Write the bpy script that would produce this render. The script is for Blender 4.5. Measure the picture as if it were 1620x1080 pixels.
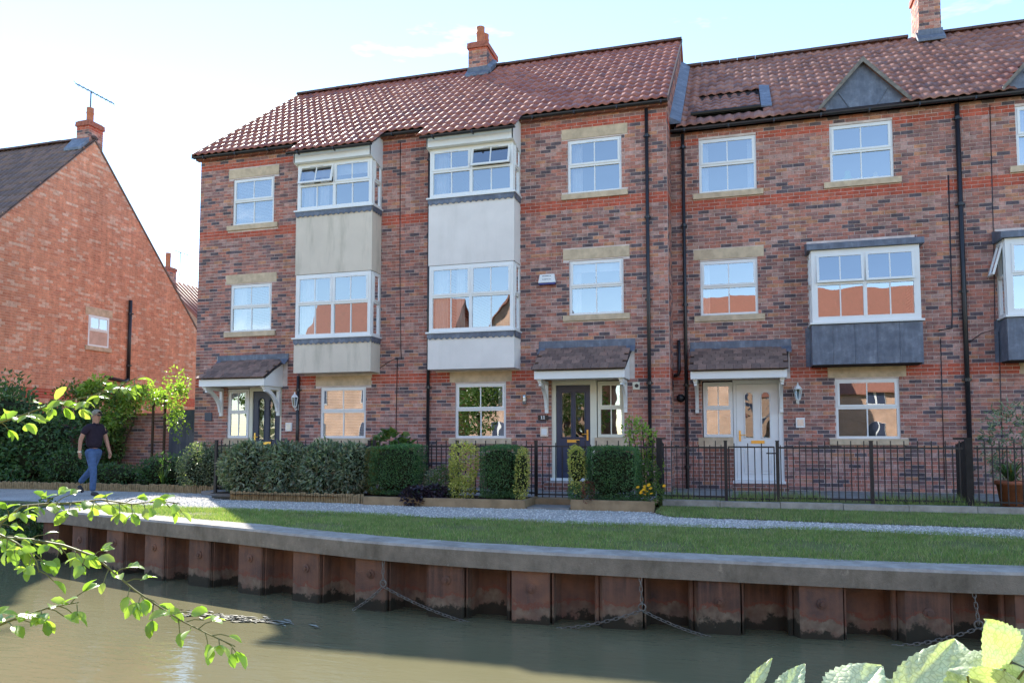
import bpy, math, random
from mathutils import Vector, Matrix
R = math.radians
S = bpy.context.scene
C = S.collection
for o in list(bpy.data.objects):
    bpy.data.objects.remove(o, do_unlink=True)

# ---------------------------------------------------------------- camera
TH = R(16.5)
cam_d = bpy.data.cameras.new('camera')
cam = bpy.data.objects.new('camera', cam_d)
C.objects.link(cam)
cam.location = (0, 0, 1.2)
cam.rotation_euler = (R(90 + 3.717), 0, TH)
cam_d.lens = 27.0
cam_d.sensor_width = 36.0
cam_d.sensor_fit = 'HORIZONTAL'
cam_d.shift_y = 73.06 / 1620
cam_d.clip_start = 0.05
cam_d.clip_end = 3000
S.camera = cam

# ---------------------------------------------------------------- sky and sun
SUN_EL = R(35.0)
SUN_AZ = math.atan2(-0.677, 0.736)          # angle from +Y towards +X of the direction to the sun
w = bpy.data.worlds.new('World')
S.world = w
w.use_nodes = True
nt = w.node_tree
nt.nodes.clear()
N = nt.nodes.new
out = N('ShaderNodeOutputWorld')
bg = N('ShaderNodeBackground')
sky = N('ShaderNodeTexSky')
sky.sky_type = 'NISHITA'
sky.sun_disc = False
sky.sun_elevation = SUN_EL
sky.sun_rotation = SUN_AZ
sky.air_density = 1.0
sky.dust_density = 0.0
sky.ozone_density = 1.6
bg.inputs[1].default_value = 0.15
tc = N('ShaderNodeTexCoord')
mp = N('ShaderNodeMapping')
mp.inputs['Scale'].default_value = (1.0, 1.0, 4.2)
nz = N('ShaderNodeTexNoise')
nz.inputs['Scale'].default_value = 2.1
nz.inputs['Detail'].default_value = 7
nz.inputs['Roughness'].default_value = 0.58
rp = N('ShaderNodeValToRGB')
rp.color_ramp.elements[0].position = 0.64
rp.color_ramp.elements[1].position = 0.88
rp.color_ramp.elements[0].color = (0, 0, 0, 1)
rp.color_ramp.elements[1].color = (0.8, 0.8, 0.8, 1)
mx = N('ShaderNodeMix')
mx.data_type = 'RGBA'
L = nt.links.new
L(tc.outputs['Generated'], mp.inputs['Vector'])
L(mp.outputs[0], nz.inputs['Vector'])
L(nz.outputs['Fac'], rp.inputs['Fac'])
L(rp.outputs['Color'], mx.inputs[0])
L(sky.outputs[0], mx.inputs[6])
mx.inputs[7].default_value = (9.5, 9.8, 10.2, 1)
L(mx.outputs[2], bg.inputs[0])
L(bg.outputs[0], out.inputs[0])

sun_d = bpy.data.lights.new('sun', 'SUN')
sun_d.energy = 5.0
sun_d.angle = R(0.53)
sun_d.color = (1.0, 0.93, 0.82)
sun = bpy.data.objects.new('sun', sun_d)
C.objects.link(sun)
to_sun = Vector((math.sin(SUN_AZ) * math.cos(SUN_EL), math.cos(SUN_AZ) * math.cos(SUN_EL), math.sin(SUN_EL)))
sun.rotation_euler = to_sun.to_track_quat('Z', 'Y').to_euler()

S.view_settings.view_transform = 'Standard'
S.view_settings.look = 'None'
S.view_settings.gamma = 1.0
S.view_settings.use_curve_mapping = False
S.view_settings.exposure = 1.48

# ---------------------------------------------------------------- object helpers
def wloc(o):
    v = Vector((0, 0, 0))
    while o:
        v += o.location
        o = o.parent
    return v

def tag(o, label=None, cat=None, group=None, kind=None):
    if label: o['label'] = label
    if cat: o['category'] = cat
    if group: o['group'] = group
    if kind: o['kind'] = kind
    return o

def thing(name, label, cat, loc=(0, 0, 0), group=None, rz=0):
    o = bpy.data.objects.new(name, None)
    C.objects.link(o)
    o.location = loc
    o.rotation_euler = (0, 0, rz)
    o.empty_display_size = 0.2
    return tag(o, label, cat, group)

def put(name, me, parent=None, loc=(0, 0, 0), rot=(0, 0, 0), local=False):
    """link a mesh object; loc is a world place unless local"""
    o = bpy.data.objects.new(name, me)
    C.objects.link(o)
    o.parent = parent
    o.location = Vector(loc) if (local or parent is None) else Vector(loc) - wloc(parent)
    o.rotation_euler = rot
    return o

def place_copy(src, loc, rz=0, label=None, group=None, parent=None):
    c = src.copy()
    C.objects.link(c)
    c.parent = parent
    if parent is None:
        c.location = loc
        c.rotation_euler = (0, 0, rz)
    if label: c['label'] = label
    if group: c['group'] = group
    for ch in src.children:
        place_copy(ch, None, parent=c)
    return c

class MB:
    def __init__(s):
        s.v = []; s.f = []; s.m = []
    def add(s, vs, fs, mi=0):
        b = len(s.v)
        s.v.extend(vs)
        for f in fs:
            s.f.append([i + b for i in f]); s.m.append(mi)
    def quad(s, a, b, c, d, mi=0):
        s.add([a, b, c, d], [(0, 1, 2, 3)], mi)
    def hexa(s, p, mi=0, skip=()):
        """p: 8 points, bottom ring 0-3 counter-clockwise seen from outside top, then top ring"""
        fs = [(3, 2, 1, 0), (4, 5, 6, 7), (0, 1, 5, 4), (1, 2, 6, 5), (2, 3, 7, 6), (3, 0, 4, 7)]
        s.add(p, [f for i, f in enumerate(fs) if i not in skip], mi)
    def box(s, x0, x1, y0, y1, z0, z1, mi=0, skip=()):
        s.hexa([(x0, y0, z0), (x1, y0, z0), (x1, y1, z0), (x0, y1, z0),
                (x0, y0, z1), (x1, y0, z1), (x1, y1, z1), (x0, y1, z1)], mi, skip)
    def ob(s, fr, u0, u1, v0, v1, n0, n1, mi=0, skip=()):
        """box in a frame fr=(O,U,N); v is up; n outwards"""
        O, U, Nn = fr
        def P(u, v, n):
            return (O[0] + U[0] * u + Nn[0] * n, O[1] + U[1] * u + Nn[1] * n, O[2] + v)
        s.hexa([P(u0, v0, n1), P(u1, v0, n1), P(u1, v0, n0), P(u0, v0, n0),
                P(u0, v1, n1), P(u1, v1, n1), P(u1, v1, n0), P(u0, v1, n0)], mi, skip)
    def prism(s, pts, d, mi=0):
        """polygon pts (3d, counter-clockwise seen from the side opposite to d) extruded by vector d"""
        n = len(pts)
        q = [(p[0] + d[0], p[1] + d[1], p[2] + d[2]) for p in pts]
        s.add(list(pts) + q, [tuple(range(n)), tuple(range(2 * n - 1, n - 1, -1))] +
              [(i, i + n, (i + 1) % n + n, (i + 1) % n) for i in range(n)], mi)
    def tube(s, path, r, n=8, mi=0, caps=True):
        path = [Vector(p) for p in path]
        rs = r if isinstance(r, (list, tuple)) else [r] * len(path)
        b = len(s.v)
        prev = None
        for i, p in enumerate(path):
            t = (path[min(i + 1, len(path) - 1)] - path[max(i - 1, 0)]).normalized()
            a = prev if prev is not None else (Vector((0, 0, 1)) if abs(t.z) < 0.9 else Vector((1, 0, 0)))
            x = (a - t * a.dot(t)).normalized()
            prev = x
            y = t.cross(x)
            for k in range(n):
                an = 2 * math.pi * k / n
                q = p + x * (math.cos(an) * rs[i]) + y * (math.sin(an) * rs[i])
                s.v.append(tuple(q))
        for i in range(len(path) - 1):
            for k in range(n):
                s.f.append([b + i * n + k, b + i * n + (k + 1) % n, b + (i + 1) * n + (k + 1) % n, b + (i + 1) * n + k])
                s.m.append(mi)
        if caps:
            s.f.append([b + k for k in range(n)][::-1]); s.m.append(mi)
            e = b + (len(path) - 1) * n
            s.f.append([e + k for k in range(n)]); s.m.append(mi)
    def grid(s, rows, mi=0, close=False):
        """rows of points joined into one smooth sheet"""
        b = len(s.v)
        n = len(rows[0])
        for r in rows: s.v.extend(tuple(p) for p in r)
        for i in range(len(rows) - 1):
            for k in range(n if close else n - 1):
                s.f.append([b + i * n + k, b + i * n + (k + 1) % n, b + (i + 1) * n + (k + 1) % n, b + (i + 1) * n + k])
                s.m.append(mi)
    def lathe(s, c, prof, n=16, mi=0):
        b = len(s.v)
        for r, z in prof:
            for k in range(n):
                an = 2 * math.pi * k / n
                s.v.append((c[0] + r * math.cos(an), c[1] + r * math.sin(an), c[2] + z))
        for i in range(len(prof) - 1):
            for k in range(n):
                s.f.append([b + i * n + k, b + i * n + (k + 1) % n, b + (i + 1) * n + (k + 1) % n, b + (i + 1) * n + k])
                s.m.append(mi)
    def mesh(s, name, mats, smooth=False):
        me = bpy.data.meshes.new(name)
        me.from_pydata(s.v, [], s.f)
        for m in (mats if isinstance(mats, (list, tuple)) else [mats]):
            me.materials.append(m)
        me.polygons.foreach_set('material_index', s.m)
        if smooth:
            me.polygons.foreach_set('use_smooth', [True] * len(s.f))
        me.update()
        return me
    def build(s, name, mats, parent=None, smooth=False):
        return put(name, s.mesh(name, mats, smooth), parent)
# ---------------------------------------------------------------- materials
class NT:
    def __init__(s, name):
        s.mat = bpy.data.materials.new(name)
        s.mat.use_nodes = True
        s.t = s.mat.node_tree
        s.b = s.t.nodes['Principled BSDF']
        s.out = s.t.nodes['Material Output']
    def n(s, typ, **kw):
        nd = s.t.nodes.new('ShaderNode' + typ)
        for k, v in kw.items():
            if k.startswith('_'): setattr(nd, k[1:], v)
            else: nd.inputs[k.replace('__', ' ')].default_value = v
        return nd
    def l(s, a, b): s.t.links.new(a, b)
    def pos(s, scale=(1, 1, 1)):
        g = s.n('NewGeometry'); m = s.n('Mapping'); m.inputs['Scale'].default_value = scale
        s.l(g.outputs['Position'], m.inputs['Vector'])
        return m.outputs[0]
    def noise(s, scale, detail=4, rough=0.55, vec=None, dist=0):
        nd = s.n('TexNoise', Scale=scale, Detail=detail, Roughness=rough, Distortion=dist)
        s.l(vec if vec is not None else s.pos(), nd.inputs['Vector'])
        return nd.outputs['Fac']
    def ramp(s, fac, stops, const=False):
        nd = s.n('ValToRGB')
        cr = nd.color_ramp
        if const: cr.interpolation = 'CONSTANT'
        while len(cr.elements) < len(stops): cr.elements.new(0.5)
        for e, (p, c) in zip(cr.elements, stops):
            e.position = p
            e.color = (c, c, c, 1) if isinstance(c, (int, float)) else (*c, 1)
        s.l(fac, nd.inputs['Fac'])
        return nd.outputs['Color']
    def mix(s, fac, a, b, mode='MIX'):
        nd = s.n('Mix', _data_type='RGBA', _blend_type=mode)
        for i, v in ((0, fac), (6, a), (7, b)):
            if hasattr(v, 'node'): s.l(v, nd.inputs[i])
            else: nd.inputs[i].default_value = v if i == 0 else (*v, 1)
        return nd.outputs[2]
    def math(s, op, a, b=0.0):
        nd = s.n('Math', _operation=op)
        for i, v in ((0, a), (1, b)):
            if hasattr(v, 'node'): s.l(v, nd.inputs[i])
            else: nd.inputs[i].default_value = v
        return nd.outputs[0]
    def rnd(s):
        o = s.n('ObjectInfo'); g = s.n('NewGeometry')
        return s.math('FRACT', s.math('ADD', s.math('MULTIPLY', o.outputs['Random'], 7.13), g.outputs['Random Per Island']))
    def bump(s, h, strength=0.3, dist=0.01):
        nd = s.n('Bump', Strength=strength, Distance=dist)
        s.l(h, nd.inputs['Height'])
        s.l(nd.outputs[0], s.b.inputs['Normal'])
    def fin(s, col=None, rough=0.6, spec=0.5, metal=0.0):
        if col is not None:
            if hasattr(col, 'node'): s.l(col, s.b.inputs['Base Color'])
            else: s.b.inputs['Base Color'].default_value = (*col, 1)
        if hasattr(rough, 'node'): s.l(rough, s.b.inputs['Roughness'])
        else: s.b.inputs['Roughness'].default_value = rough
        s.b.inputs['Specular IOR Level'].default_value = spec
        s.b.inputs['Metallic'].default_value = metal
        return s.mat

def brick_mat(name, stops, var=0.35):
    m = NT(name)
    base = m.ramp(m.rnd(), stops)
    n1 = m.ramp(m.noise(9, 5), [(0.3, 1 - var), (0.7, 1 + var * 0.6)])
    c = m.mix(1.0, base, n1, 'MULTIPLY')
    soot = m.ramp(m.noise(60, 3), [(0.35, 0.72), (0.6, 1.0)])
    c = m.mix(1.0, c, soot, 'MULTIPLY')
    big = m.ramp(m.noise(0.7, 4), [(0.3, 0.9), (0.7, 1.15)])
    c = m.mix(1.0, c, big, 'MULTIPLY')
    run = m.ramp(m.noise(1.6, 5, .6, m.pos((2.6, 2.6, .32))), [(0.36, 0.86), (0.58, 1.05)])
    c = m.mix(1.0, c, run, 'MULTIPLY')
    lime = m.ramp(m.noise(2.3, 6, .7, m.pos((1, 1, .6))), [(0.6, 0.0), (0.78, 0.4)])
    c = m.mix(lime, c, (.55, .48, .44))
    m.bump(m.noise(140, 4), 0.5, 0.004)
    return m.fin(c, 0.85, 0.25)

MAT = {}
MAT['brick'] = brick_mat('multi_red_brick', [(0.0, (0.14, 0.11, 0.125)), (0.10, (0.16, 0.12, 0.13)), (0.15, (0.32, 0.175, 0.16)), (0.4, (0.40, 0.2, 0.17)),
    (0.5, (0.50, 0.205, 0.155)), (0.72, (0.55, 0.225, 0.165)), (0.78, (0.54, 0.30, 0.25)), (0.9, (0.52, 0.32, 0.28)), (0.95, (0.58, 0.27, 0.16)), (1.0, (0.58, 0.28, 0.17))])
MAT['brick_red'] = brick_mat('red_band_brick', [(0.0, (0.48, 0.105, 0.065)), (0.5, (0.57, 0.125, 0.075)), (1.0, (0.54, 0.16, 0.10))], 0.22)
MAT['brick_orange'] = brick_mat('orange_brick', [(0.0, (0.7, 0.31, 0.19)), (0.45, (0.78, 0.36, 0.22)), (0.7, (0.64, 0.26, 0.16)), (0.82, (0.78, 0.43, 0.3)), (0.92, (0.78, 0.5, 0.36)), (1.0, (0.8, 0.54, 0.4))], 0.2)

def plain(name, col, rough=0.5, spec=0.5, var=0.12, nscale=6, bump=0.0, bscale=80, metal=0.0):
    m = NT(name)
    n = m.ramp(m.noise(nscale, 5), [(0.3, 1 - var), (0.7, 1 + var)])
    c = m.mix(1.0, col, n, 'MULTIPLY')
    if bump: m.bump(m.noise(bscale, 4), bump, 0.006)
    return m.fin(c, rough, spec, metal)

MAT['mortar'] = plain('mortar', (0.68, 0.58, 0.54), 0.95, 0.1, 0.18, 5, 0.5, 150)
MAT['mortar_orange'] = plain('mortar_orange', (0.62, 0.43, 0.34), 0.95, 0.1, 0.15, 5, 0.5, 150)
MAT['stone'] = plain('sandstone', (0.58, 0.45, 0.31), 0.85, 0.2, 0.2, 7, 0.25, 90)
MAT['upvc'] = plain('white_upvc', (0.8, 0.8, 0.79), 0.32, 0.5, 0.03, 3)
MAT['cream'] = plain('cream_frame', (0.74, 0.71, 0.58), 0.4, 0.5, 0.05, 3)
MAT['black'] = plain('black_plastic', (0.018, 0.018, 0.022), 0.35, 0.5, 0.2, 6)
MAT['iron'] = plain('black_iron', (0.014, 0.013, 0.016), 0.45, 0.5, 0.3, 12, 0.2, 120)
MAT['navy'] = plain('navy_door', (0.035, 0.045, 0.085), 0.35, 0.5, 0.1, 5)
MAT['brass'] = plain('brass', (0.75, 0.5, 0.14), 0.28, 0.5, 0.08, 20, metal=1.0)
MAT['steel'] = plain('steel', (0.6, 0.6, 0.6), 0.35, 0.5, 0.1, 20, metal=0.9)
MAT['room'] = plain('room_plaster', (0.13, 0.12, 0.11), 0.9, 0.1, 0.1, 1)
MAT['felt'] = plain('roof_felt', (0.05, 0.04, 0.04), 0.95, 0.1)
MAT['terracotta'] = plain('terracotta', (0.42, 0.15, 0.08), 0.7, 0.3, 0.2, 9, 0.2)
MAT['curtain'] = plain('curtain', (0.75, 0.73, 0.7), 0.9, 0.1, 0.08, 9)
MAT['render_cream'] = None

def lead_mat():
    m = NT('lead_sheet')
    n = m.noise(5, 6, 0.65)
    c = m.ramp(n, [(0.25, (0.075, 0.09, 0.125)), (0.55, (0.135, 0.155, 0.20)), (0.8, (0.25, 0.275, 0.32))])
    st = m.ramp(m.noise(3, 5, 0.6, m.pos((6, 6, 0.8))), [(0.45, 1.0), (0.75, 1.35)])
    c = m.mix(1.0, c, st, 'MULTIPLY')
    m.bump(m.noise(14, 4), 0.35, 0.02)
    return m.fin(c, 0.5, 0.4, 0.15)
MAT['lead'] = lead_mat()

def render_mat(name, col, stain):
    m = NT(name)
    n = m.ramp(m.noise(2.0, 6, 0.6), [(0.3, 0.93), (0.7, 1.04)])
    c = m.mix(1.0, col, n, 'MULTIPLY')
    st = m.ramp(m.noise(1.2, 5, 0.65, m.pos((3.5, 3.5, 0.6))), [(0.5, 0.0), (0.72, stain)])
    c = m.mix(st, c, (col[0] * 0.5, col[1] * 0.52, col[2] * 0.48))
    m.bump(m.noise(120, 3), 0.25, 0.004)
    return m.fin(c, 0.9, 0.2)
MAT['render_cream'] = render_mat('aged_cream_render', (0.70, 0.61, 0.51), 0.5)
MAT['render_white'] = render_mat('white_render', (0.80, 0.745, 0.71), 0.14)

def tile_mat(name, stops, moss=0.25, rough=0.42, spec=0.5, coat=0.0):
    m = NT(name)
    base = m.ramp(m.rnd(), stops)
    v = m.ramp(m.noise(13, 5, 0.65), [(0.3, 0.72), (0.7, 1.15)])
    c = m.mix(1.0, base, v, 'MULTIPLY')
    ms = m.ramp(m.noise(3.2, 6, 0.7), [(0.56, 0.0), (0.74, moss)])
    c = m.mix(ms, c, (0.10, 0.085, 0.05))
    m.bump(m.noise(90, 4), 0.35, 0.004)
    rg = m.ramp(m.noise(22, 3), [(0.3, rough - 0.08), (0.7, rough + 0.15)])
    m.b.inputs['Coat Weight'].default_value = coat
    m.b.inputs['Coat Roughness'].default_value = .3
    return m.fin(c, rg, spec)
MAT['pantile'] = tile_mat('red_clay_pantile', [(0.0, (0.25, 0.075, 0.05)), (0.5, (0.33, 0.105, 0.066)), (0.85, (0.39, 0.14, 0.09)), (1.0, (0.2, 0.07, 0.055))], 0.35, 0.5, 0.4, 0.0)
MAT['pantile_old'] = tile_mat('weathered_pantile', [(0.0, (0.2, 0.085, 0.06)), (0.5, (0.3, 0.125, 0.085)), (0.85, (0.36, 0.17, 0.12)), (1.0, (0.16, 0.08, 0.07))], 0.5, 0.55, 0.4, 0.0)
MAT['tile_dark'] = tile_mat('brown_concrete_tile', [(0.0, (0.13, 0.085, 0.075)), (0.5, (0.17, 0.11, 0.09)), (1.0, (0.22, 0.135, 0.105))], 0.2, 0.6)
MAT['tile_small'] = tile_mat('plain_canopy_tile', [(0.0, (0.15, 0.10, 0.085)), (0.5, (0.23, 0.15, 0.12)), (1.0, (0.3, 0.185, 0.145))], 0.35, 0.7, 0.3)
MAT['ridge'] = tile_mat('ridge_tile', [(0.0, (0.09, 0.06, 0.055)), (1.0, (0.15, 0.085, 0.07))], 0.5, 0.7, 0.3)

def glass_mat(name, refl=1.9, wav=0.05, tint=(0.8, 0.86, 0.86)):
    m = NT(name)
    t = m.t
    t.nodes.remove(m.b)
    fr = m.n('Fresnel', IOR=1.52)
    fac = m.math('MINIMUM', m.math('MULTIPLY', fr.outputs[0], refl), 1.0)
    tr = m.n('BsdfTransparent', Color=(*tint, 1))
    gl = m.n('BsdfGlossy', Roughness=0.0, Color=(0.95, 0.97, 1, 1))
    o = m.n('ObjectInfo')
    nz = m.n('TexNoise', Scale=2.2, Detail=1.0)
    nz.noise_dimensions = '4D'
    m.l(m.pos(), nz.inputs['Vector'])
    m.l(m.math('MULTIPLY', o.outputs['Random'], 40.0), nz.inputs['W'])
    bp = m.n('Bump', Strength=wav, Distance=0.06)
    m.l(nz.outputs['Fac'], bp.inputs['Height'])
    m.l(bp.outputs[0], gl.inputs['Normal'])
    mx = m.n('MixShader')
    m.l(fac, mx.inputs[0]); m.l(tr.outputs[0], mx.inputs[1]); m.l(gl.outputs[0], mx.inputs[2])
    m.l(mx.outputs[0], m.out.inputs['Surface'])
    return m.mat
MAT['glass'] = glass_mat('window_glass', 8.5, 0.026)
MAT['glass_old'] = glass_mat('textured_door_glass', 4.5, 0.5, (0.6, 0.64, 0.62))

def leaf_mat(name, stops, rough=0.4, trans=0.35, spec=0.5):
    m = NT(name)
    c = m.ramp(m.rnd(), stops)
    c = m.mix(1.0, c, m.ramp(m.noise(4, 3), [(0.3, 0.75), (0.7, 1.2)]), 'MULTIPLY')
    if name == 'grass_blade':
        dry = m.ramp(m.noise(1.3, 5, .65), [(0.5, 0.0), (0.72, 0.5)])
        c = m.mix(dry, c, (.36, .33, .19))
    if name == 'large_serrated_leaf':
        v = m.n('TexVoronoi', Scale=110.0, _feature='DISTANCE_TO_EDGE')
        m.l(m.pos(), v.inputs['Vector'])
        c = m.mix(m.ramp(v.outputs['Distance'], [(0.0, .45), (.12, 0)]), c, (.2, .26, .08))
        c = m.mix(m.ramp(m.noise(45, 5, .7), [(.62, 0), (.75, .6)]), c, (.3, .24, .1))
        m.bump(v.outputs['Distance'], .5, .004)
    m.fin(c, rough, spec)
    tl = m.n('BsdfTranslucent')
    m.l(m.mix(1.0, c, (1.5, 1.7, 0.6), 'MULTIPLY'), tl.inputs['Color'])
    mx = m.n('MixShader')
    mx.inputs[0].default_value = trans
    m.l(m.b.outputs[0], mx.inputs[1]); m.l(tl.outputs[0], mx.inputs[2])
    m.l(mx.outputs[0], m.out.inputs['Surface'])
    return m.mat
G = lambda r, g, b: (r, g, b)
MAT['leaf_laurel'] = leaf_mat('silver_green_leaf', [(0, G(.08, .12, .075)), (.35, G(.15, .2, .14)), (.65, G(.27, .32, .26)), (.88, G(.36, .38, .27)), (1, G(.16, .12, .07))], 0.35)
MAT['leaf_box'] = leaf_mat('box_leaf', [(0, G(.05, .12, .05)), (.6, G(.09, .19, .075)), (1, G(.15, .26, .11))], 0.4)
MAT['leaf_bronze'] = leaf_mat('bronze_leaf', [(0, G(.13, .11, .03)), (.6, G(.2, .17, .04)), (1, G(.10, .11, .03))], 0.4)
MAT['leaf_yellow'] = leaf_mat('variegated_yellow_leaf', [(0, G(.2, .26, .06)), (.3, G(.46, .44, .12)), (.75, G(.62, .56, .17)), (1, G(.3, .33, .09))], 0.4)
MAT['leaf_red'] = leaf_mat('red_leaf', [(0, G(.12, .02, .02)), (1, G(.2, .05, .03))], 0.4)
MAT['leaf_purple'] = leaf_mat('purple_leaf', [(0, G(.028, .018, .03)), (1, G(.055, .035, .06))], 0.35)
MAT['leaf_dark'] = leaf_mat('dark_evergreen_leaf', [(0, G(.04, .09, .045)), (.6, G(.075, .15, .06)), (1, G(.13, .22, .08))], 0.3)
MAT['leaf_mid'] = leaf_mat('mid_green_leaf', [(0, G(.05, .10, .03)), (.6, G(.09, .16, .04)), (1, G(.15, .2, .05))], 0.4)
MAT['leaf_bright'] = leaf_mat('young_green_leaf', [(0, G(.17, .28, .05)), (.6, G(.27, .38, .08)), (1, G(.36, .42, .13))], 0.35, 0.45)
MAT['leaf_pale'] = leaf_mat('pale_edged_leaf', [(0, G(.06, .10, .06)), (.5, G(.11, .15, .10)), (.8, G(.26, .28, .2)), (1, G(.4, .4, .3))], 0.35)
MAT['leaf_big'] = leaf_mat('large_serrated_leaf', [(0, G(.52, .59, .38)), (1, G(.6, .65, .47))], 0.42, 0.25, 0.9)
MAT['stem'] = plain('green_stem', (0.17, 0.16, 0.05), 0.6, 0.3, 0.25, 20)
MAT['wood_stem'] = plain('woody_stem', (0.07, 0.045, 0.03), 0.9, 0.1, 0.3, 20)
MAT['flower'] = plain('yellow_petal', (0.8, 0.45, 0.02), 0.6, 0.2)
MAT['grass'] = leaf_mat('grass_blade', [(0, G(.15, .24, .075)), (.45, G(.2, .30, .095)), (.75, G(.27, .33, .12)), (.9, G(.38, .36, .2)), (1, G(.44, .38, .26))], 0.55, 0.3, 0.3)
# ---------------------------------------------------------------- builders
rng = random.Random(7)
EYE = Vector((0, 0, 1.2))
FWD = Vector((-math.sin(TH), math.cos(TH), 0))
RGT = Vector((math.cos(TH), math.sin(TH), 0))
def in_view(p, m=0.0):
    d = Vector(p) - EYE
    z = d.dot(FWD)
    if z < 0.2: return False
    x = d.dot(RGT) / z
    y = d.z / z
    return -0.67 - m < x < 0.67 + m and -0.33 - m < y < 0.60 + m

def ob4(mb, fr, u0, u1, v0, v1, n0, n1, mi=0, skip=()):
    O, U, V, Nn = fr
    def P(u, v, n): return tuple(O + U * u + V * v + Nn * n)
    mb.hexa([P(u0, v0, n1), P(u1, v0, n1), P(u1, v0, n0), P(u0, v0, n0),
             P(u0, v1, n1), P(u1, v1, n1), P(u1, v1, n0), P(u0, v1, n0)], mi, skip)

UX, UY, UZ = Vector((1, 0, 0)), Vector((0, 1, 0)), Vector((0, 0, 1))
def front(x, y, z): return (Vector((x, y, z)), UX, UZ, -UY)

_brick_mesh = {}
def brick_mesh(key, mat, ax):
    if (key, ax) not in _brick_mesh:
        mb = MB()
        if ax == 'x': mb.box(-.1075, .1075, -.02, .02, -.0325, .0325)
        else: mb.box(-.02, .02, -.1075, .1075, -.0325, .0325)
        _brick_mesh[(key, ax)] = mb.mesh('brick', mat)
    return _brick_mesh[(key, ax)]

def brick_field(wall, O, U, Nn, u0, u1, z0, z1, holes=(), keep=None, bands=(), mats=None, zlo=0.9, nmax=300, seed=1, head=None):
    """stretcher bond laid as real bricks: up to nmax whole bricks as objects, the rest one mesh"""
    r = random.Random(seed)
    mats = mats or [MAT['brick'], MAT['brick_red']]
    O = Vector(O)
    whole, mb = [], MB()
    k = 0
    z = z0
    while z < z1 - 0.03:
        zc = z + 0.0375
        band = 1 if any(a - .005 <= zc <= b + .005 for a, b in bands) else 0
        cuts = sorted((h[0], h[1]) for h in holes if h[2] - .02 < zc < h[3] + .02)
        a = u0 - (0.1125 if k % 2 else 0.0)
        while a < u1:
            b = min(a + .225, u1)
            segs = [(max(a, u0) + .005, b - .005)]
            for c0, c1 in cuts:
                ns = []
                for s0, s1 in segs:
                    if c1 <= s0 or c0 >= s1: ns.append((s0, s1)); continue
                    if c0 - .004 > s0: ns.append((s0, c0 - .004))
                    if c1 + .004 < s1: ns.append((c1 + .004, s1))
                segs = ns
            for s0, s1 in segs:
                if s1 - s0 < .014: continue
                uc = (s0 + s1) / 2
                if keep and not keep(uc, zc): continue
                pr = .007 + r.uniform(-.002, .003)
                c = O + U * uc + UZ * zc
                if s1 - s0 > .2149 and z >= zlo and in_view(c):
                    whole.append(((c - EYE).length, c + Nn * (pr - .02), band))
                else:
                    ob4(mb, (O, U, UZ, Nn), s0, s1, z + .005, z + .07, -.012, pr, band, skip=(4,))
            a += .225
        z += .075
        k += 1
    whole.sort(key=lambda t: t[0])
    ax = 'x' if abs(U.x) > .5 else 'y'
    key = mats[0].name
    for d, c, band in whole[:nmax]:
        put('brick', brick_mesh(key + str(band), mats[band], ax), wall, c)
    bw, bh = (.1075, .0325)
    for d, c, band in whole[nmax:]:
        ob4(mb, (c, U, UZ, Nn), -bw, bw, -bh, bh, 0, .02, band, skip=(4,))
    if mb.f:
        o = mb.build('brickwork', mats, wall)
        tag(o, kind='stuff')

def sheet(mb, O, U, Nn, u0, u1, z0, z1, holes=(), reveal=0.09, mi=0):
    """a wall face with openings and their reveals"""
    O = Vector(O)
    us = sorted({u0, u1, *[h[0] for h in holes], *[h[1] for h in holes]})
    zs = sorted({z0, z1, *[h[2] for h in holes], *[h[3] for h in holes]})
    us = [u for u in us if u0 <= u <= u1]; zs = [q for q in zs if z0 <= q <= z1]
    P = lambda u, q, n: tuple(O + U * u + UZ * q + Nn * n)
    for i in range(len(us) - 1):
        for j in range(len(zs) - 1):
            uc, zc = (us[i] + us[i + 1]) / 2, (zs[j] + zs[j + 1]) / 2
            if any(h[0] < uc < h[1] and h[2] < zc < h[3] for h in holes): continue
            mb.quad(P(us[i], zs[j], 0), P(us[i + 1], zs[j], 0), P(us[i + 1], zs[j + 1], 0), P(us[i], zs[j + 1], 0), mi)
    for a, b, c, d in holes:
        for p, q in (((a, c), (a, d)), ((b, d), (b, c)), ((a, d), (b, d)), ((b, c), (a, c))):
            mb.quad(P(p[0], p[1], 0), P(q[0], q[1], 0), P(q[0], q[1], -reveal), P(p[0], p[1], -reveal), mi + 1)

def pane(parent, fr, u0, u1, v0, v1, n, mat='glass'):
    O, U, V, Nn = fr
    me = MB()
    me.quad(*[tuple(O + U * a + V * b + Nn * n) for a, b in ((u0, v0), (u1, v0), (u1, v1), (u0, v1))])
    return me.build('pane', MAT[mat], parent)

def bars(mb, fr, u0, u1, v0, v1, t, n0, n1, mi=0):
    ob4(mb, fr, u0, u1, v0, v0 + t, n0, n1, mi)
    ob4(mb, fr, u0, u1, v1 - t, v1, n0, n1, mi)
    ob4(mb, fr, u0, u0 + t, v0 + t, v1 - t, n0, n1, mi)
    ob4(mb, fr, u1 - t, u1, v0 + t, v1 - t, n0, n1, mi)

def curtain_mesh(fr, u0, u1, v0, v1, n, amp=.02, wl=.09):
    mb = MB()
    O, U, V, Nn = fr
    k = max(6, int((u1 - u0) / wl * 6))
    ph = rng.random() * 6
    pts = []
    for i in range(k + 1):
        u = u0 + (u1 - u0) * i / k
        d = amp * math.sin(6.28 * u / wl + ph) + amp * .5 * math.sin(6.28 * u / (wl * 2.7))
        pts.append((u, n + d))
    for (a, na), (b, nb) in zip(pts, pts[1:]):
        mb.quad(*[tuple(O + U * x + V * y + Nn * q) for x, y, q in ((a, v0, na), (b, v0, nb), (b, v1, nb), (a, v1, na))])
    return mb

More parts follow.
